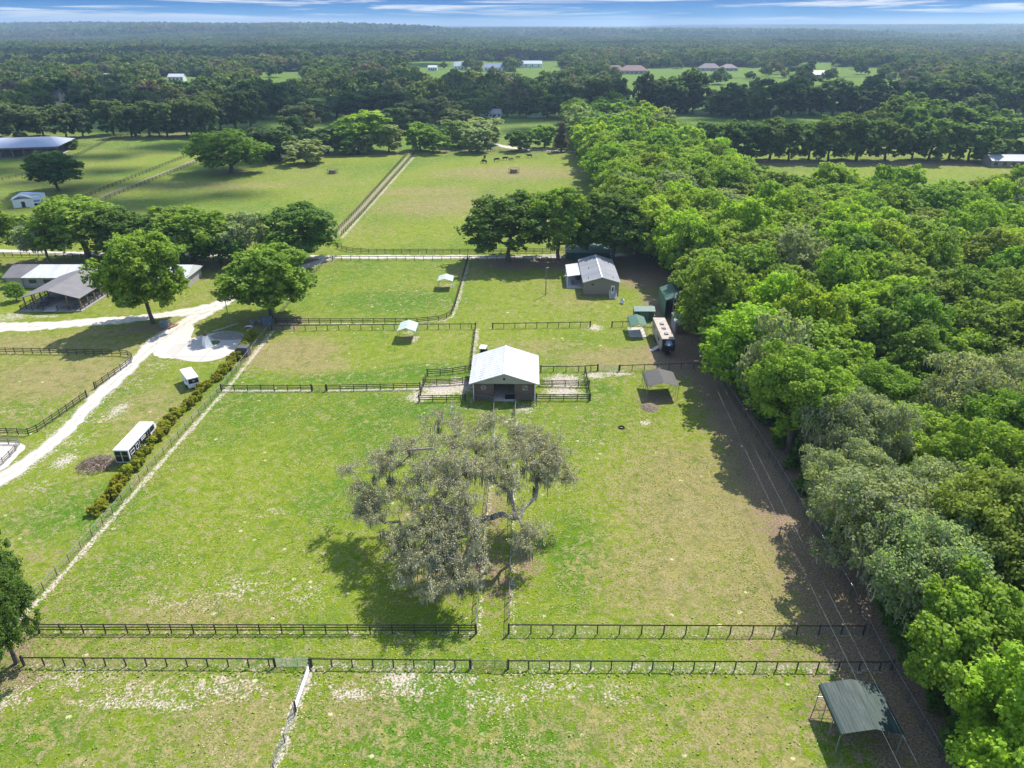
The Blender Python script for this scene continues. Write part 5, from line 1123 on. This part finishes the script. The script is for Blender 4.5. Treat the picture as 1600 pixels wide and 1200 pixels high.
# ------------------------------------------------------------------ individual trees surveyed from the photo
random.seed(5)
tree_px(475, 408, 122, 318, DARK, 'round dense dark green oak at the corner of the gravel lane and upper paddock')
tree_px(425, 497, 150, 383, MIDG, 'broad green oak in front, overhanging the utility boxes and wire fence')
tree_px(240, 505, 140, 360, (.235, .385, .048), 'bright green oak with bare trunk growing beside the gravel branch road')
for u, vb, w, vt, c, k, lab in ((-12, 408, 110, 300, MIDG, 'open', 'green oak cut by the left edge behind the stable building'), (78, 410, 100, 335, GREYG, 'moss', 'greyish mossy tree with pale forked trunk behind the white roof'),
    (140, 406, 118, 298, MIDG, 'bushy', 'tallest green oak behind the left half of the stable building'), (196, 408, 100, 320, DARK, 'open', 'dark green oak behind the crest of the pavilion roof'), (248, 408, 100, 330, DARK, 'bushy', 'dark leafy oak directly behind the bright roadside oak'),
    (302, 409, 118, 316, MIDG, 'bushy', 'large green oak right of the bright roadside oak, behind it'), (346, 412, 84, 345, DARK, 'bushy', 'low dark oak filling the gap near the gravel lane'), (388, 410, 96, 328, GREYG, 'moss', 'thin grey mossy oak left of the round dark corner oak')):
    tree_px(u, vb, w, vt, c, lab, k, group='screen of oaks behind the stable building')
tree_px(27, 470, 23, 440, MIDG, 'little young tree on the lawn before the left end of the stable', 'bushy', name='young_tree')
tree_px(210, 472, 24, 444, MIDG, 'little young tree between the pavilion and the roadside oak', 'bushy', name='young_tree')
for u, vb, w, vt, c, k, lab in ((795, 408, 138, 296, DARK, 'open', 'leftmost of the three big oaks along the lane left of the house'), (873, 408, 104, 290, MIDG, 'open', 'middle one of the three big oaks behind the white porch'), (955, 408, 128, 300, DARK, 'open', 'oak standing right behind the grey house roof')):
    tree_px(u, vb, w, vt, c, lab, k, group='big oaks along the gravel lane')
for u, vb, w, vt, lab in ((4, 975, 118, 822, 'uppermost dark green tree at the lower left corner'), (26, 1036, 112, 872, 'middle dark green tree at the lower left corner'), (-14, 1070, 120, 905, 'lowest dark green tree at the lower left corner, above the dirt')):
    tree_px(u, vb, w, vt, (.14, .24, .05), lab, 'near', group='dark trees at the lower left corner')
tree_px(92, 298, 84, 235, (.11, .19, .06), 'lone spreading dark tree in the far left pasture beside the arena roof')
tree_px(112, 233, 22, 217, DARK, 'round clipped dark bush right of the arena roof', 'bushy', name='bush')
tree_px(361, 270, 96, 198, (.19, .31, .05), 'big rounded bright green oak at the end of the tan dirt track', 'bushy')
for u, vb, w, vt, c, k, lab in ((428, 250, 76, 193, BLUEG, 'open', 'grey green tree by the pale shed at the pasture corner'), (479, 256, 62, 214, GREYG, 'open', 'low pale tree standing furthest into the left pasture'), (512, 240, 54, 196, BLUEG, 'open', 'grey green tree right of the low pale tree'),
    (545, 240, 50, 196, MIDG, 'bushy', 'pale green tree at the left foot of the tall bright oak'), (575, 236, 84, 164, LIME, 'open', 'tall bright oak, highest of the row behind the pastures'), (560, 240, 46, 205, GREYG, 'open', 'small grey tree in front of the tall bright oak'),
    (608, 238, 44, 190, GREYG, 'open', 'round pale tree just left of the double fence head'), (657, 235, 46, 189, MIDG, 'open', 'left tree of the neat pair right of the double fence head'), (677, 238, 50, 192, MIDG, 'open', 'right tree of the neat pair right of the double fence head'),
    (718, 229, 52, 184, GREYG, 'open', 'pale rounded tree, left in the trio by the pale lane'), (752, 226, 62, 181, GREYG, 'open', 'pale rounded tree, rear right in the trio by the pale lane'), (746, 238, 48, 196, GREYG, 'open', 'pale rounded tree, front in the trio above the herd'),
    (812, 236, 38, 200, DARK, 'open', 'small round dark tree directly above the brown hay feeder'), (850, 231, 42, 191, MIDG, 'open', 'small fork trunked tree left of the brown cypress'), (877, 237, 22, 192, BROWNC, 'cypress', 'narrow brownish cypress at the end of the cow pasture')):
    tree_px(u, vb, w, vt, c, lab, k, name='cypress_tree' if k == 'cypress' else 'oak_tree', group='trees closing off the far pastures')
def ordinal(i, n):
    if n == 1: return ''
    if i == 0: return ', leftmost one'
    if i == n-1: return ', rightmost one'
    return ', '+['second', 'third', 'fourth', 'fifth', 'sixth', 'seventh', 'eighth', 'ninth', 'tenth', 'eleventh', 'twelfth', 'thirteenth', 'fourteenth', 'fifteenth', 'sixteenth', 'seventeenth', 'eighteenth', 'nineteenth', 'twentieth', 'twenty-first', 'twenty-second', 'twenty-third', 'twenty-fourth', 'twenty-fifth', 'twenty-sixth'][min(i-1, 24)]+' from left'
def row(items, base_label, group, kind='open'):
    items = sorted(items); n = len(items)
    for i, (u, vb, w, vt, c) in enumerate(items): tree_px(u, vb, w, vt, c, base_label+ordinal(i, n), kind, group=group)
row([(u, vb, w, vt, (.145, .215, .090)) for u, vb, w, vt in ((33, 217, 66, 158), (68, 212, 40, 160), (104, 215, 46, 155), (130, 214, 38, 165), (178, 210, 44, 150), (206, 214, 42, 158), (234, 213, 46, 152), (262, 214, 44, 156), (292, 212, 42, 150), (322, 213, 44, 152), (345, 203, 40, 140), (368, 201, 42, 138), (392, 200, 44, 132), (-8, 214, 60, 150), (250, 213, 36, 160), (307, 212, 36, 152))], 'tall shaded oak with bare trunk in the far left row', 'shaded oak row in the far left pasture')
row([(u, vb, w, vt, jit((.165, .235, .110), .28)) for u, vb, w, vt in ((410, 186, 56, 130), (437, 183, 40, 122), (470, 205, 56, 160), (495, 190, 50, 150), (526, 184, 60, 138), (560, 184, 46, 140), (590, 182, 50, 136), (618, 186, 62, 138), (645, 202, 60, 152), (690, 190, 50, 150), (712, 205, 60, 165), (735, 186, 42, 150), (757, 183, 26, 150), (793, 183, 24, 150), (822, 184, 34, 145), (855, 184, 44, 142), (885, 184, 44, 140), (905, 184, 44, 130), (930, 186, 50, 118), (960, 180, 50, 115), (460, 228, 44, 175), (610, 208, 50, 165))], 'dark oak in the cloud shaded row behind the pastures', 'cloud shaded oak row behind the pastures')
row([(u, vb, w, vt, jit((.115, .180, .075), .25)) for u, vb, w, vt in ((1003, 178, 30, 108), (1025, 177, 50, 118), (1052, 177, 54, 112), (1082, 177, 48, 102), (1068, 176, 46, 122), (1112, 180, 36, 146), (1140, 181, 50, 128), (1168, 185, 56, 132), (1200, 181, 60, 122), (1235, 180, 50, 116), (1265, 180, 56, 120), (1300, 181, 54, 118), (1335, 181, 58, 128), (1372, 180, 56, 122), (1410, 180, 60, 124), (1450, 180, 60, 118), (1495, 180, 60, 114), (1540, 182, 60, 110), (1585, 182, 60, 112), (1520, 195, 50, 140))], 'very dark shaded tree in the wall behind the right meadow', 'very dark tree wall behind the right meadow', 'bushy')
row([(u, vb, w, vt, jit((.155, .255, .072), .2)) for u, vb, w, vt in ((1112, 252, 58, 184), (1140, 250, 52, 180), (1170, 251, 58, 184), (1202, 250, 54, 180), (1232, 251, 56, 182), (1263, 250, 50, 183), (1294, 251, 60, 178), (1338, 251, 62, 176), (1382, 251, 56, 178), (1424, 250, 50, 190), (1450, 251, 60, 178), (1482, 250, 62, 182), (1513, 251, 60, 188), (1545, 255, 50, 214))], 'dark oak with shaded foot in the row above the bright right field', 'oak row above the bright right field', 'open')
row([(u, vb, w, vt, jit((.165, .265, .062))) for u, vb, w, vt in ((1325, 226, 50, 168), (1362, 222, 50, 160), (1395, 218, 62, 140), (1440, 216, 60, 150), (1480, 220, 60, 152), (1515, 222, 60, 164), (1555, 226, 60, 170), (1600, 238, 60, 178), (1420, 226, 50, 158), (1290, 230, 40, 176))], 'sunlit oak standing behind the right oak row', 'sunlit oaks behind the right oak row', 'bushy')
# ------------------------------------------------------------------ the wood on the right
random.seed(17); rng = np.random.default_rng(17)
pts = []; tries = 0
def inpix(u, v, poly): return bool(inpoly(np.array([u], float), np.array([v], float), poly)[0])
edge_w = W(EDGE)
def edge_d(x, y): return float(seg_dist(np.array([x]), np.array([y]), edge_w)[0])
FW = W(FOREST)
def add_pt(x, y, md):
    for a, b_ in pts:
        if (a-x)**2+(b_-y)**2 < md*md: return False
    pts.append((x, y)); return True
er = resample(edge_w, 9.6)                       # a tight first row just inside the boundary fence
for i in range(1, len(er)-1):
    if i % 4 == 2 and 62 < er[i][1] < 130: continue
    a, c = er[i-1], er[i+1]; L = math.dist(a, c); nx_, ny_ = (c[1]-a[1])/L, -(c[0]-a[0])/L
    ox = random.uniform(2.4, 3.8) if er[i][1] < 190 else random.uniform(.5, 2.0); pts.append((er[i][0]+nx_*ox, er[i][1]+ny_*ox))
while tries < 60000:
    tries += 1
    x = random.uniform(20, 330); y = random.uniform(22, 560)
    if not inpoly(np.array([x]), np.array([y]), FW)[0]: continue
    u, v = proj(x, y, 9)
    if u > 1720 or v > 1420: continue
    d = edge_d(x, y)
    if d < 4.6: continue
    add_pt(x, y, 8.4 if y < 150 else 9.4 if y < 220 else 10.8)
pts.sort(key=lambda p_: depth(*p_))

MOSSY = [G(1330, 690, 13), G(1430, 750, 13), G(1280, 740, 13), G(1370, 830, 13), G(1480, 820, 13), G(1260, 650, 13), G(1390, 650, 13)]
info = []
for x, y in pts:
    d = depth(x, y); ed = edge_d(x, y); big = random.uniform(.80, 1.14)
    n = noise_np(x, y, 30, 4)+random.uniform(-.7, .7)
    mossy = min(math.dist((x, y), q) for q in MOSSY) < 6.0
    if mossy or random.random() < .09: cn_, c = 'grey green mossy', GREYG
    elif n > .42: cn_, c = 'bright lime green', LIME
    elif n > .05: cn_, c = 'fresh green', (.330, .490, .050)
    elif n > -.35: cn_, c = 'mid green', (.255, .400, .052)
    elif n > -.75: cn_, c = 'olive green', OLIVE
    else: cn_, c = 'dark green', (.165, .290, .048)
    mossflag = cn_.startswith('grey')
    if d < 120: P = random.choice(NEARM if mossflag else NEAR)
    elif d < 330: P = random.choice(MIDM if mossflag else MID)
    else: P = random.choice(FAR)
    hs_ = random.uniform(.86, 1.32)
    info.append([x, y, big*(1.08 if y < 150 else 1.15 if y < 220 else 1.32), hs_, jit(c, .1), cn_, ed, P])
lm = [(46, 'in the bottom right corner'), (62, 'level with the dark green carport'), (84, 'level with the moss oak foot'), (104, 'level with the moss oak top'), (128, 'level with the barn'), (152, 'level with the camper'), (185, 'level with the grey house'), (250, 'level with the three lane oaks'), (340, 'level with the cow pasture'), (9999, 'at the far narrow tip')]
bins = {}
for it in info:
    z = next(l for k, l in lm if it[1] < k); e = 'edge' if it[6] < 8 else ('inner' if it[6] < 30 else 'deep')
    bins.setdefault((it[5], e, z), []).append(it)
K_EDGE = {'edge': 'at wood edge', 'inner': 'inside wood', 'deep': 'deep in wood'}
for (cn_, e, z), L in bins.items():
    L.sort(key=lambda q: proj(q[0], q[1], 12)[0])
    for i, it in enumerate(L):
        lab = f"{cn_} tree {K_EDGE[e]} {z}{ordinal(i, len(L))}"
        place_tree(it[7], it[0], it[1], it[2], it[3], it[4], lab, name='woodland_tree', group='trees of the right hand wood')
# low growth under the wood's edge
def bush_proto(n=1500, r=1.5, h=2.2, leaf=.3):
    puffs = [(random.uniform(-.5, .5)*r, random.uniform(-.5, .5)*r, h*random.uniform(.3, .7), r*.55, h*.35) for _ in range(6)]
    C3, N3, S, T = crown_points(puffs, n, leaf); C3[:, 2] = np.maximum(C3[:, 2], .05); return C3, N3, S, T
Cs, Ns, Ss, Ts = [], [], [], []
eb = resample(edge_w, 2.0)
for i in range(1, len(eb)-1):
    a, c = eb[i-1], eb[i+1]; L = math.dist(a, c); nx_, ny_ = (c[1]-a[1])/L, -(c[0]-a[0])/L
    if eb[i][1] > 420: continue
    for k in range(2):
        if random.random() < .25: continue
        o_ = random.uniform(1.8, 6.5); s = random.uniform(.6, 1.5)
        C3, N3, S, T = bush_proto(320, 1.5, 2.4, .36); C3 = C3*s+np.array([eb[i][0]+nx_*o_, eb[i][1]+ny_*o_, 0]); Cs.append(C3); Ns.append(N3); Ss.append(S*s); Ts.append(T)
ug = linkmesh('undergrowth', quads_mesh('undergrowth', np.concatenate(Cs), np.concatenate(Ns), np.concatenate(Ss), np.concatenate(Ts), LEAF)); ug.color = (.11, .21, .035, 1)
tag(ug, 'dark leafy undergrowth along the foot of the right hand wood', 'undergrowth', kind='stuff')
# ------------------------------------------------------------------ yellow green shrubs along the wire fence
SB = []
for k in range(4):
    puffs = [(random.uniform(-.45, .45), random.uniform(-.45, .45), random.uniform(.4, 1.25), .48, .42) for _ in range(8)]
    C3, N3, S, T = crown_points(puffs, 1500, .17); C3[:, 2] = np.maximum(C3[:, 2], .03)
    sb = MB()
    for _ in range(6): sb.tube((0, 0, 0), (random.uniform(-.4, .4), random.uniform(-.4, .4), random.uniform(.8, 1.2)), .03, .012, 5)
    SB.append((quads_mesh('foliage', C3, N3, S, T, LEAF), sb.mesh('stem', BARK)))
line = W([(150, 806), (166, 785), (180, 765), (200, 745), (222, 712), (240, 693), (262, 668), (290, 640), (310, 622), (330, 600), (345, 588), (360, 572), (368, 562), (381, 547), (390, 530), (395, 522)])
hp = resample(line, 1.25); nH = len(hp)
for i, (x, y) in enumerate(hp):
    u, v = proj(x, y)
    where = 'below the brush pile' if v > 735 else 'beside the gooseneck trailer' if v > 655 else 'between the two horse trailers' if v > 612 else 'beside the small trailer' if v > 575 else 'beside the turning pad'
    hp[i] = (x, y, where)
cntw = {}
for h in hp: cntw[h[2]] = cntw.get(h[2], 0)+1
seen = {}
for i, (x, y, where) in enumerate(hp):
    k = seen.get(where, 0); seen[where] = k+1; n = cntw[where]
    od = '' if n == 1 else ', nearest the camera' if k == 0 else ', farthest of them' if k == n-1 else ', '+['second', 'third', 'fourth', 'fifth', 'sixth', 'seventh', 'eighth', 'ninth', 'tenth', 'eleventh', 'twelfth', 'thirteenth', 'fourteenth', 'fifteenth', 'sixteenth', 'seventeenth'][min(k-1, 16)]+' going away'
    r = thing('hedge_shrub', f'yellow green shrub {where}{od}', 'shrub', (x+random.uniform(-.35, .35), y+random.uniform(-.3, .3), 0), random.uniform(0, 6), 'yellow green shrubs along the wire fence'); s = random.uniform(.8, 1.25); r.scale = (s*1.05, s*1.05, s*.95)
    me = random.choice(SB); f_ = linkmesh('foliage', me[0], r); f_.color = jit((.31, .33, .028), .16)+(1,); linkmesh('stem', me[1], r)
# taller weeds and tussocks that break up the grass
Cs = []; n = 0
def scatter(poly, cnt, sz):
    global Cs
    w = W(poly); xs_ = [q[0] for q in w]; ys_ = [q[1] for q in w]; k = 0
    while k < cnt:
        x, y = random.uniform(min(xs_), max(xs_)), random.uniform(min(ys_), max(ys_))
        if inpoly(np.array([x]), np.array([y]), w)[0]:
            k += 1
            for _ in range(5): Cs.append((x+random.gauss(0, sz*.5), y+random.gauss(0, sz*.5), random.uniform(.03, .16), sz*random.uniform(.3, .8)))
scatter([(0, 1200), (0, 1060), (1300, 1060), (1420, 1200)], 160, .09)
scatter([(70, 985), (330, 640), (1080, 640), (1300, 985)], 160, .09)
scatter([(0, 1040), (0, 995), (1300, 995), (1350, 1040)], 60, .09)
scatter([(485, 500), (530, 412), (725, 412), (690, 495)], 50, .14); scatter([(380, 600), (430, 520), (735, 520), (730, 600)], 30, .12)
scatter([(0, 1048), (40, 1043), (480, 1046), (730, 1048), (1380, 1050), (1390, 1058), (0, 1058)], 260, .10)
Cs = np.array(Cs); S = Cs[:, 3]; tf = linkmesh('weeds', quads_mesh('weeds', Cs[:, :3], unit(rng.normal(size=(len(Cs), 3))+np.array([0, 0, 3.2])), S, rng.random(len(Cs)), GRASSM)); tf.color = (.30, .38, .07, 1)
tag(tf, 'small tufts and weeds scattered through the paddock grass', 'weeds', kind='stuff')
def tufts(name, poly, cnt, size, col, zmax, label, clump=None):
    w = W(poly); xs_ = [q[0] for q in w]; ys_ = [q[1] for q in w]
    X_ = rng.uniform(min(xs_), max(xs_), cnt*2); Y_ = rng.uniform(min(ys_), max(ys_), cnt*2); k = inpoly(X_, Y_, w)
    k &= (noise_np(X_, Y_, 3.1, 31)+.6*noise_np(X_, Y_, 9, 32)+rng.normal(0, .35, len(X_))) > (clump if clump is not None else -9)
    k &= (seg_dist(X_, Y_, edge_w) > 9)
    X_, Y_ = X_[k][:cnt], Y_[k][:cnt]; n = len(X_)
    C3 = np.stack([X_, Y_, rng.uniform(.02, zmax, n)], 1)
    o = linkmesh(name, quads_mesh(name, C3, unit(rng.normal(size=(n, 3))*.22+np.array([0, .12, 1.0])), size*rng.uniform(.5, 1.2, n), .3+.7*rng.random(n), GRASSM)); o.color = (*col, 1); tag(o, label, 'grass', kind='stuff')
NEARP = [(-40, 1260), (-40, 1000), (70, 930), (350, 615), (1080, 615), (1400, 1050), (1500, 1260)]
tufts('grass', NEARP, 28000, .065, (.190, .255, .026), .045, 'short green grass tufts across the near paddocks', -.1)
tufts('dry_grass', NEARP, 16000, .055, (.47, .41, .24), .04, 'pale dry straw tufts among the grass of the near paddocks', .25)
# ------------------------------------------------------------------ far-off woodland as one mass
random.seed(9); rng = np.random.default_rng(9)
protos = bpy.data.collections.new('far_tree_kinds'); patches = bpy.data.collections.new('far_wood_patches')
def far_tree_data(n, leaf, Ht, Rc, zb=2.5, K=14):
    return crown_points(make_puffs(Ht, Rc, zb, K), n, leaf)
for k in range(5):
    C3, N3, S, T = far_tree_data(1600, 1.1, 12.5, 7.8, 1.0, 18); me = quads_mesh('far_tree', C3, N3, S, T, FARLEAF); protos.objects.link(bpy.data.objects.new('far_tree', me))
for k in range(4):
    A = []
    for _ in range(34):
        C3, N3, S, T = far_tree_data(150, 3.2, random.uniform(11, 19), random.uniform(4.5, 8), 2, 7); C3 = C3+np.array([random.uniform(-34, 34), random.uniform(-34, 34), 0]); T = T+random.gauss(0, .25); A.append((C3, N3, S, T))
    me = quads_mesh('far_patch', *[np.concatenate([a[i] for a in A]) for i in range(4)], FARLEAF); patches.objects.link(bpy.data.objects.new('far_patch', me))
def gn_instances(name, P, Sx, coll, label):
    me = bpy.data.meshes.new(name); me.vertices.add(len(P)); me.vertices.foreach_set('co', P.astype(np.float32).ravel())
    a = me.attributes.new('size', 'FLOAT', 'POINT'); a.data.foreach_set('value', Sx.astype(np.float32)); me.update(); o = linkmesh(name, me)
    ng = bpy.data.node_groups.new(name, 'GeometryNodeTree'); ng.interface.new_socket('Geometry', in_out='INPUT', socket_type='NodeSocketGeometry'); ng.interface.new_socket('Geometry', in_out='OUTPUT', socket_type='NodeSocketGeometry')
    gi = ng.nodes.new('NodeGroupInput'); go = ng.nodes.new('NodeGroupOutput'); ci = ng.nodes.new('GeometryNodeCollectionInfo'); ci.inputs[0].default_value = coll; ci.inputs[1].default_value = True; ci.inputs[2].default_value = True
    ip = ng.nodes.new('GeometryNodeInstanceOnPoints'); ip.inputs['Pick Instance'].default_value = True
    rv_ = ng.nodes.new('FunctionNodeRandomValue'); rv_.data_type = 'FLOAT_VECTOR'; rv_.inputs[0].default_value = (0, 0, 0); rv_.inputs[1].default_value = (0, 0, 6.283)
    na = ng.nodes.new('GeometryNodeInputNamedAttribute'); na.data_type = 'FLOAT'; na.inputs[0].default_value = 'size'
    L = ng.links.new; L(gi.outputs[0], ip.inputs['Points']); L(ci.outputs[0], ip.inputs['Instance']); L(rv_.outputs[0], ip.inputs['Rotation']); L(na.outputs[0], ip.inputs['Scale']); L(ip.outputs[0], go.inputs[0])
    md = o.modifiers.new('scatter', 'NODES'); md.node_group = ng; return tag(o, label, 'woodland', kind='stuff')
PEEPS = [(84, 164, 13), (116, 162, 13), (172, 130, 9), (140, 113, 6), (275, 127, 8), (672, 184, 14), (770, 184, 10), (676, 111, 9), (991, 116, 30), (1272, 123, 6)]
def clear_of_open(x, y):
    u = 800+FPX*x/(y*CP+HCAM*SP); v = 600-FPX*(y*SP-HCAM*CP)/(y*CP+HCAM*SP); ok = np.ones(len(x), bool)
    keep = rng.random(len(x)) < .03
    for poly in NORTHFIELDS: ok &= ~inpoly(u, v, poly) | keep
    for pu, pv, pw in PEEPS: ok &= ~((np.abs(u-pu) < pw) & (v > pv-3) & (v < pv+34))
    return ok, u, v
def wedge(r0, r1, spacing, half=.86):
    P = []; a = np.arange(-half*r1, half*r1, spacing); b_ = np.arange(r0*.7, r1, spacing); X_, Y_ = np.meshgrid(a, b_); X_ = X_.ravel()+rng.uniform(-.42, .42, X_.size)*spacing; Y_ = Y_.ravel()+rng.uniform(-.42, .42, Y_.size)*spacing
    r = np.hypot(X_, Y_); k = (r > r0) & (r < r1) & (np.abs(X_) < Y_*.80+60); return X_[k], Y_[k]
x, y = wedge(440, 1500, 14.5); ok, u, v = clear_of_open(x, y)
lim = np.interp(u, [-400, 0, 400, 430, 960, 975, 1000, 1900], [186, 186, 180, 172, 170, 150, 172, 168])
ok &= v < lim
ok &= ~((noise_np(x, y, 70, 12) > .62) & (v < 140))          # clearings
ok &= rng.random(len(x)) > .06
sz = .8+rng.random(len(x))**1.6*.95; P = np.stack([x, y, hill(x, y)-.3], 1)[ok]
gn_instances('woodland', P, sz[ok], protos, 'mixed woodland stretching across the middle distance')
x, y = wedge(1480, 4300, 52); ok, u, v = clear_of_open(x, y); ok &= ~((noise_np(x, y, 160, 14) > .75)); P = np.stack([x, y, hill(x, y)-1], 1)[ok]
x2, y2 = wedge(4250, 14000, 125); P2 = np.stack([x2, y2, hill(x2, y2)-2], 1)
gn_instances('woodland', np.concatenate([P, P2]), np.concatenate([rng.uniform(.95, 1.2, len(P)), rng.uniform(2.2, 2.7, len(P2))])[:len(P)+len(P2)], patches, 'unbroken far woodland rolling to the horizon')
# ------------------------------------------------------------------ clouds high overhead that shade the middle distance
CLM = mat('cloud_white', (.85, .86, .88), 1.0, var=.02)
ALT = 1300.0
def cloud(regions, name='cloud'):
    b = MB(); ico = None
    k = ALT/math.tan(SUN_EL); ox, oy = k*math.sin(SUN_AZ), k*math.cos(SUN_AZ)
    for (x0, x1, y0, y1, cover, r) in regions:
        n = int(cover*(x1-x0)*(y1-y0)/(math.pi*r*r))
        for _ in range(max(n, 1)):
            rr = r*random.uniform(.6, 1.5); cx0, cy0 = random.uniform(x0, x1)+ox, random.uniform(y0, y1)+oy; cz = ALT+random.uniform(0, 40); vs = []; fs = []
            nu, nv = 10, 5; ph = random.uniform(0, 6)
            for j in range(nv+1):
                th = math.pi*j/nv
                for i in range(nu):
                    a = 2*math.pi*i/nu; q = rr*(1+.25*math.sin(3*a+ph)); vs.append((cx0+q*math.sin(th)*math.cos(a)*1.35, cy0+q*math.sin(th)*math.sin(a)*.9, cz+(.55 if th < 1.57 else .12)*q*math.cos(th)))
            for j in range(nv):
                for i in range(nu): fs.append((j*nu+i, j*nu+(i+1) % nu, (j+1)*nu+(i+1) % nu, (j+1)*nu+i))
            b.add(vs, fs)
    o = b.build(name, CLM, None, True); tag(o, 'white cumulus cloud high above the farmland', kind='structure'); return o
cloud([(-470, 230, 465, 560, .75, 28), (-650, 230, 560, 780, .55, 42)])
cloud([(170, 760, 540, 800, .75, 46)])
cloud([(-330, -90, 250, 470, .45, 12)])
cloud([(-1500, -150, 1050, 1900, .5, 80), (-200, 60, 1200, 1600, .4, 70)])
cloud([(-3500, 3500, 5200, 7000, .8, 380), (-1200, 1500, 3300, 3900, .7, 160)])
cloud([(300, 1500, 2300, 2700, .5, 130)])
# ------------------------------------------------------------------ haze
m, t, o = new_mat('haze'); pv_ = N(t, 'ShaderNodeVolumePrincipled'); pv_.inputs['Color'].default_value = (.55, .76, 1.0, 1); pv_.inputs['Density'].default_value = 1.25e-4; pv_.inputs['Anisotropy'].default_value = .25
t.links.new(pv_.outputs[0], o.inputs['Volume'])
b = MB(); b.bb(-16000, 16000, -120, 15500, -75, 150); hz = b.build('haze', m); tag(hz, 'thin blue haze over the far woods', 'haze', kind='stuff')
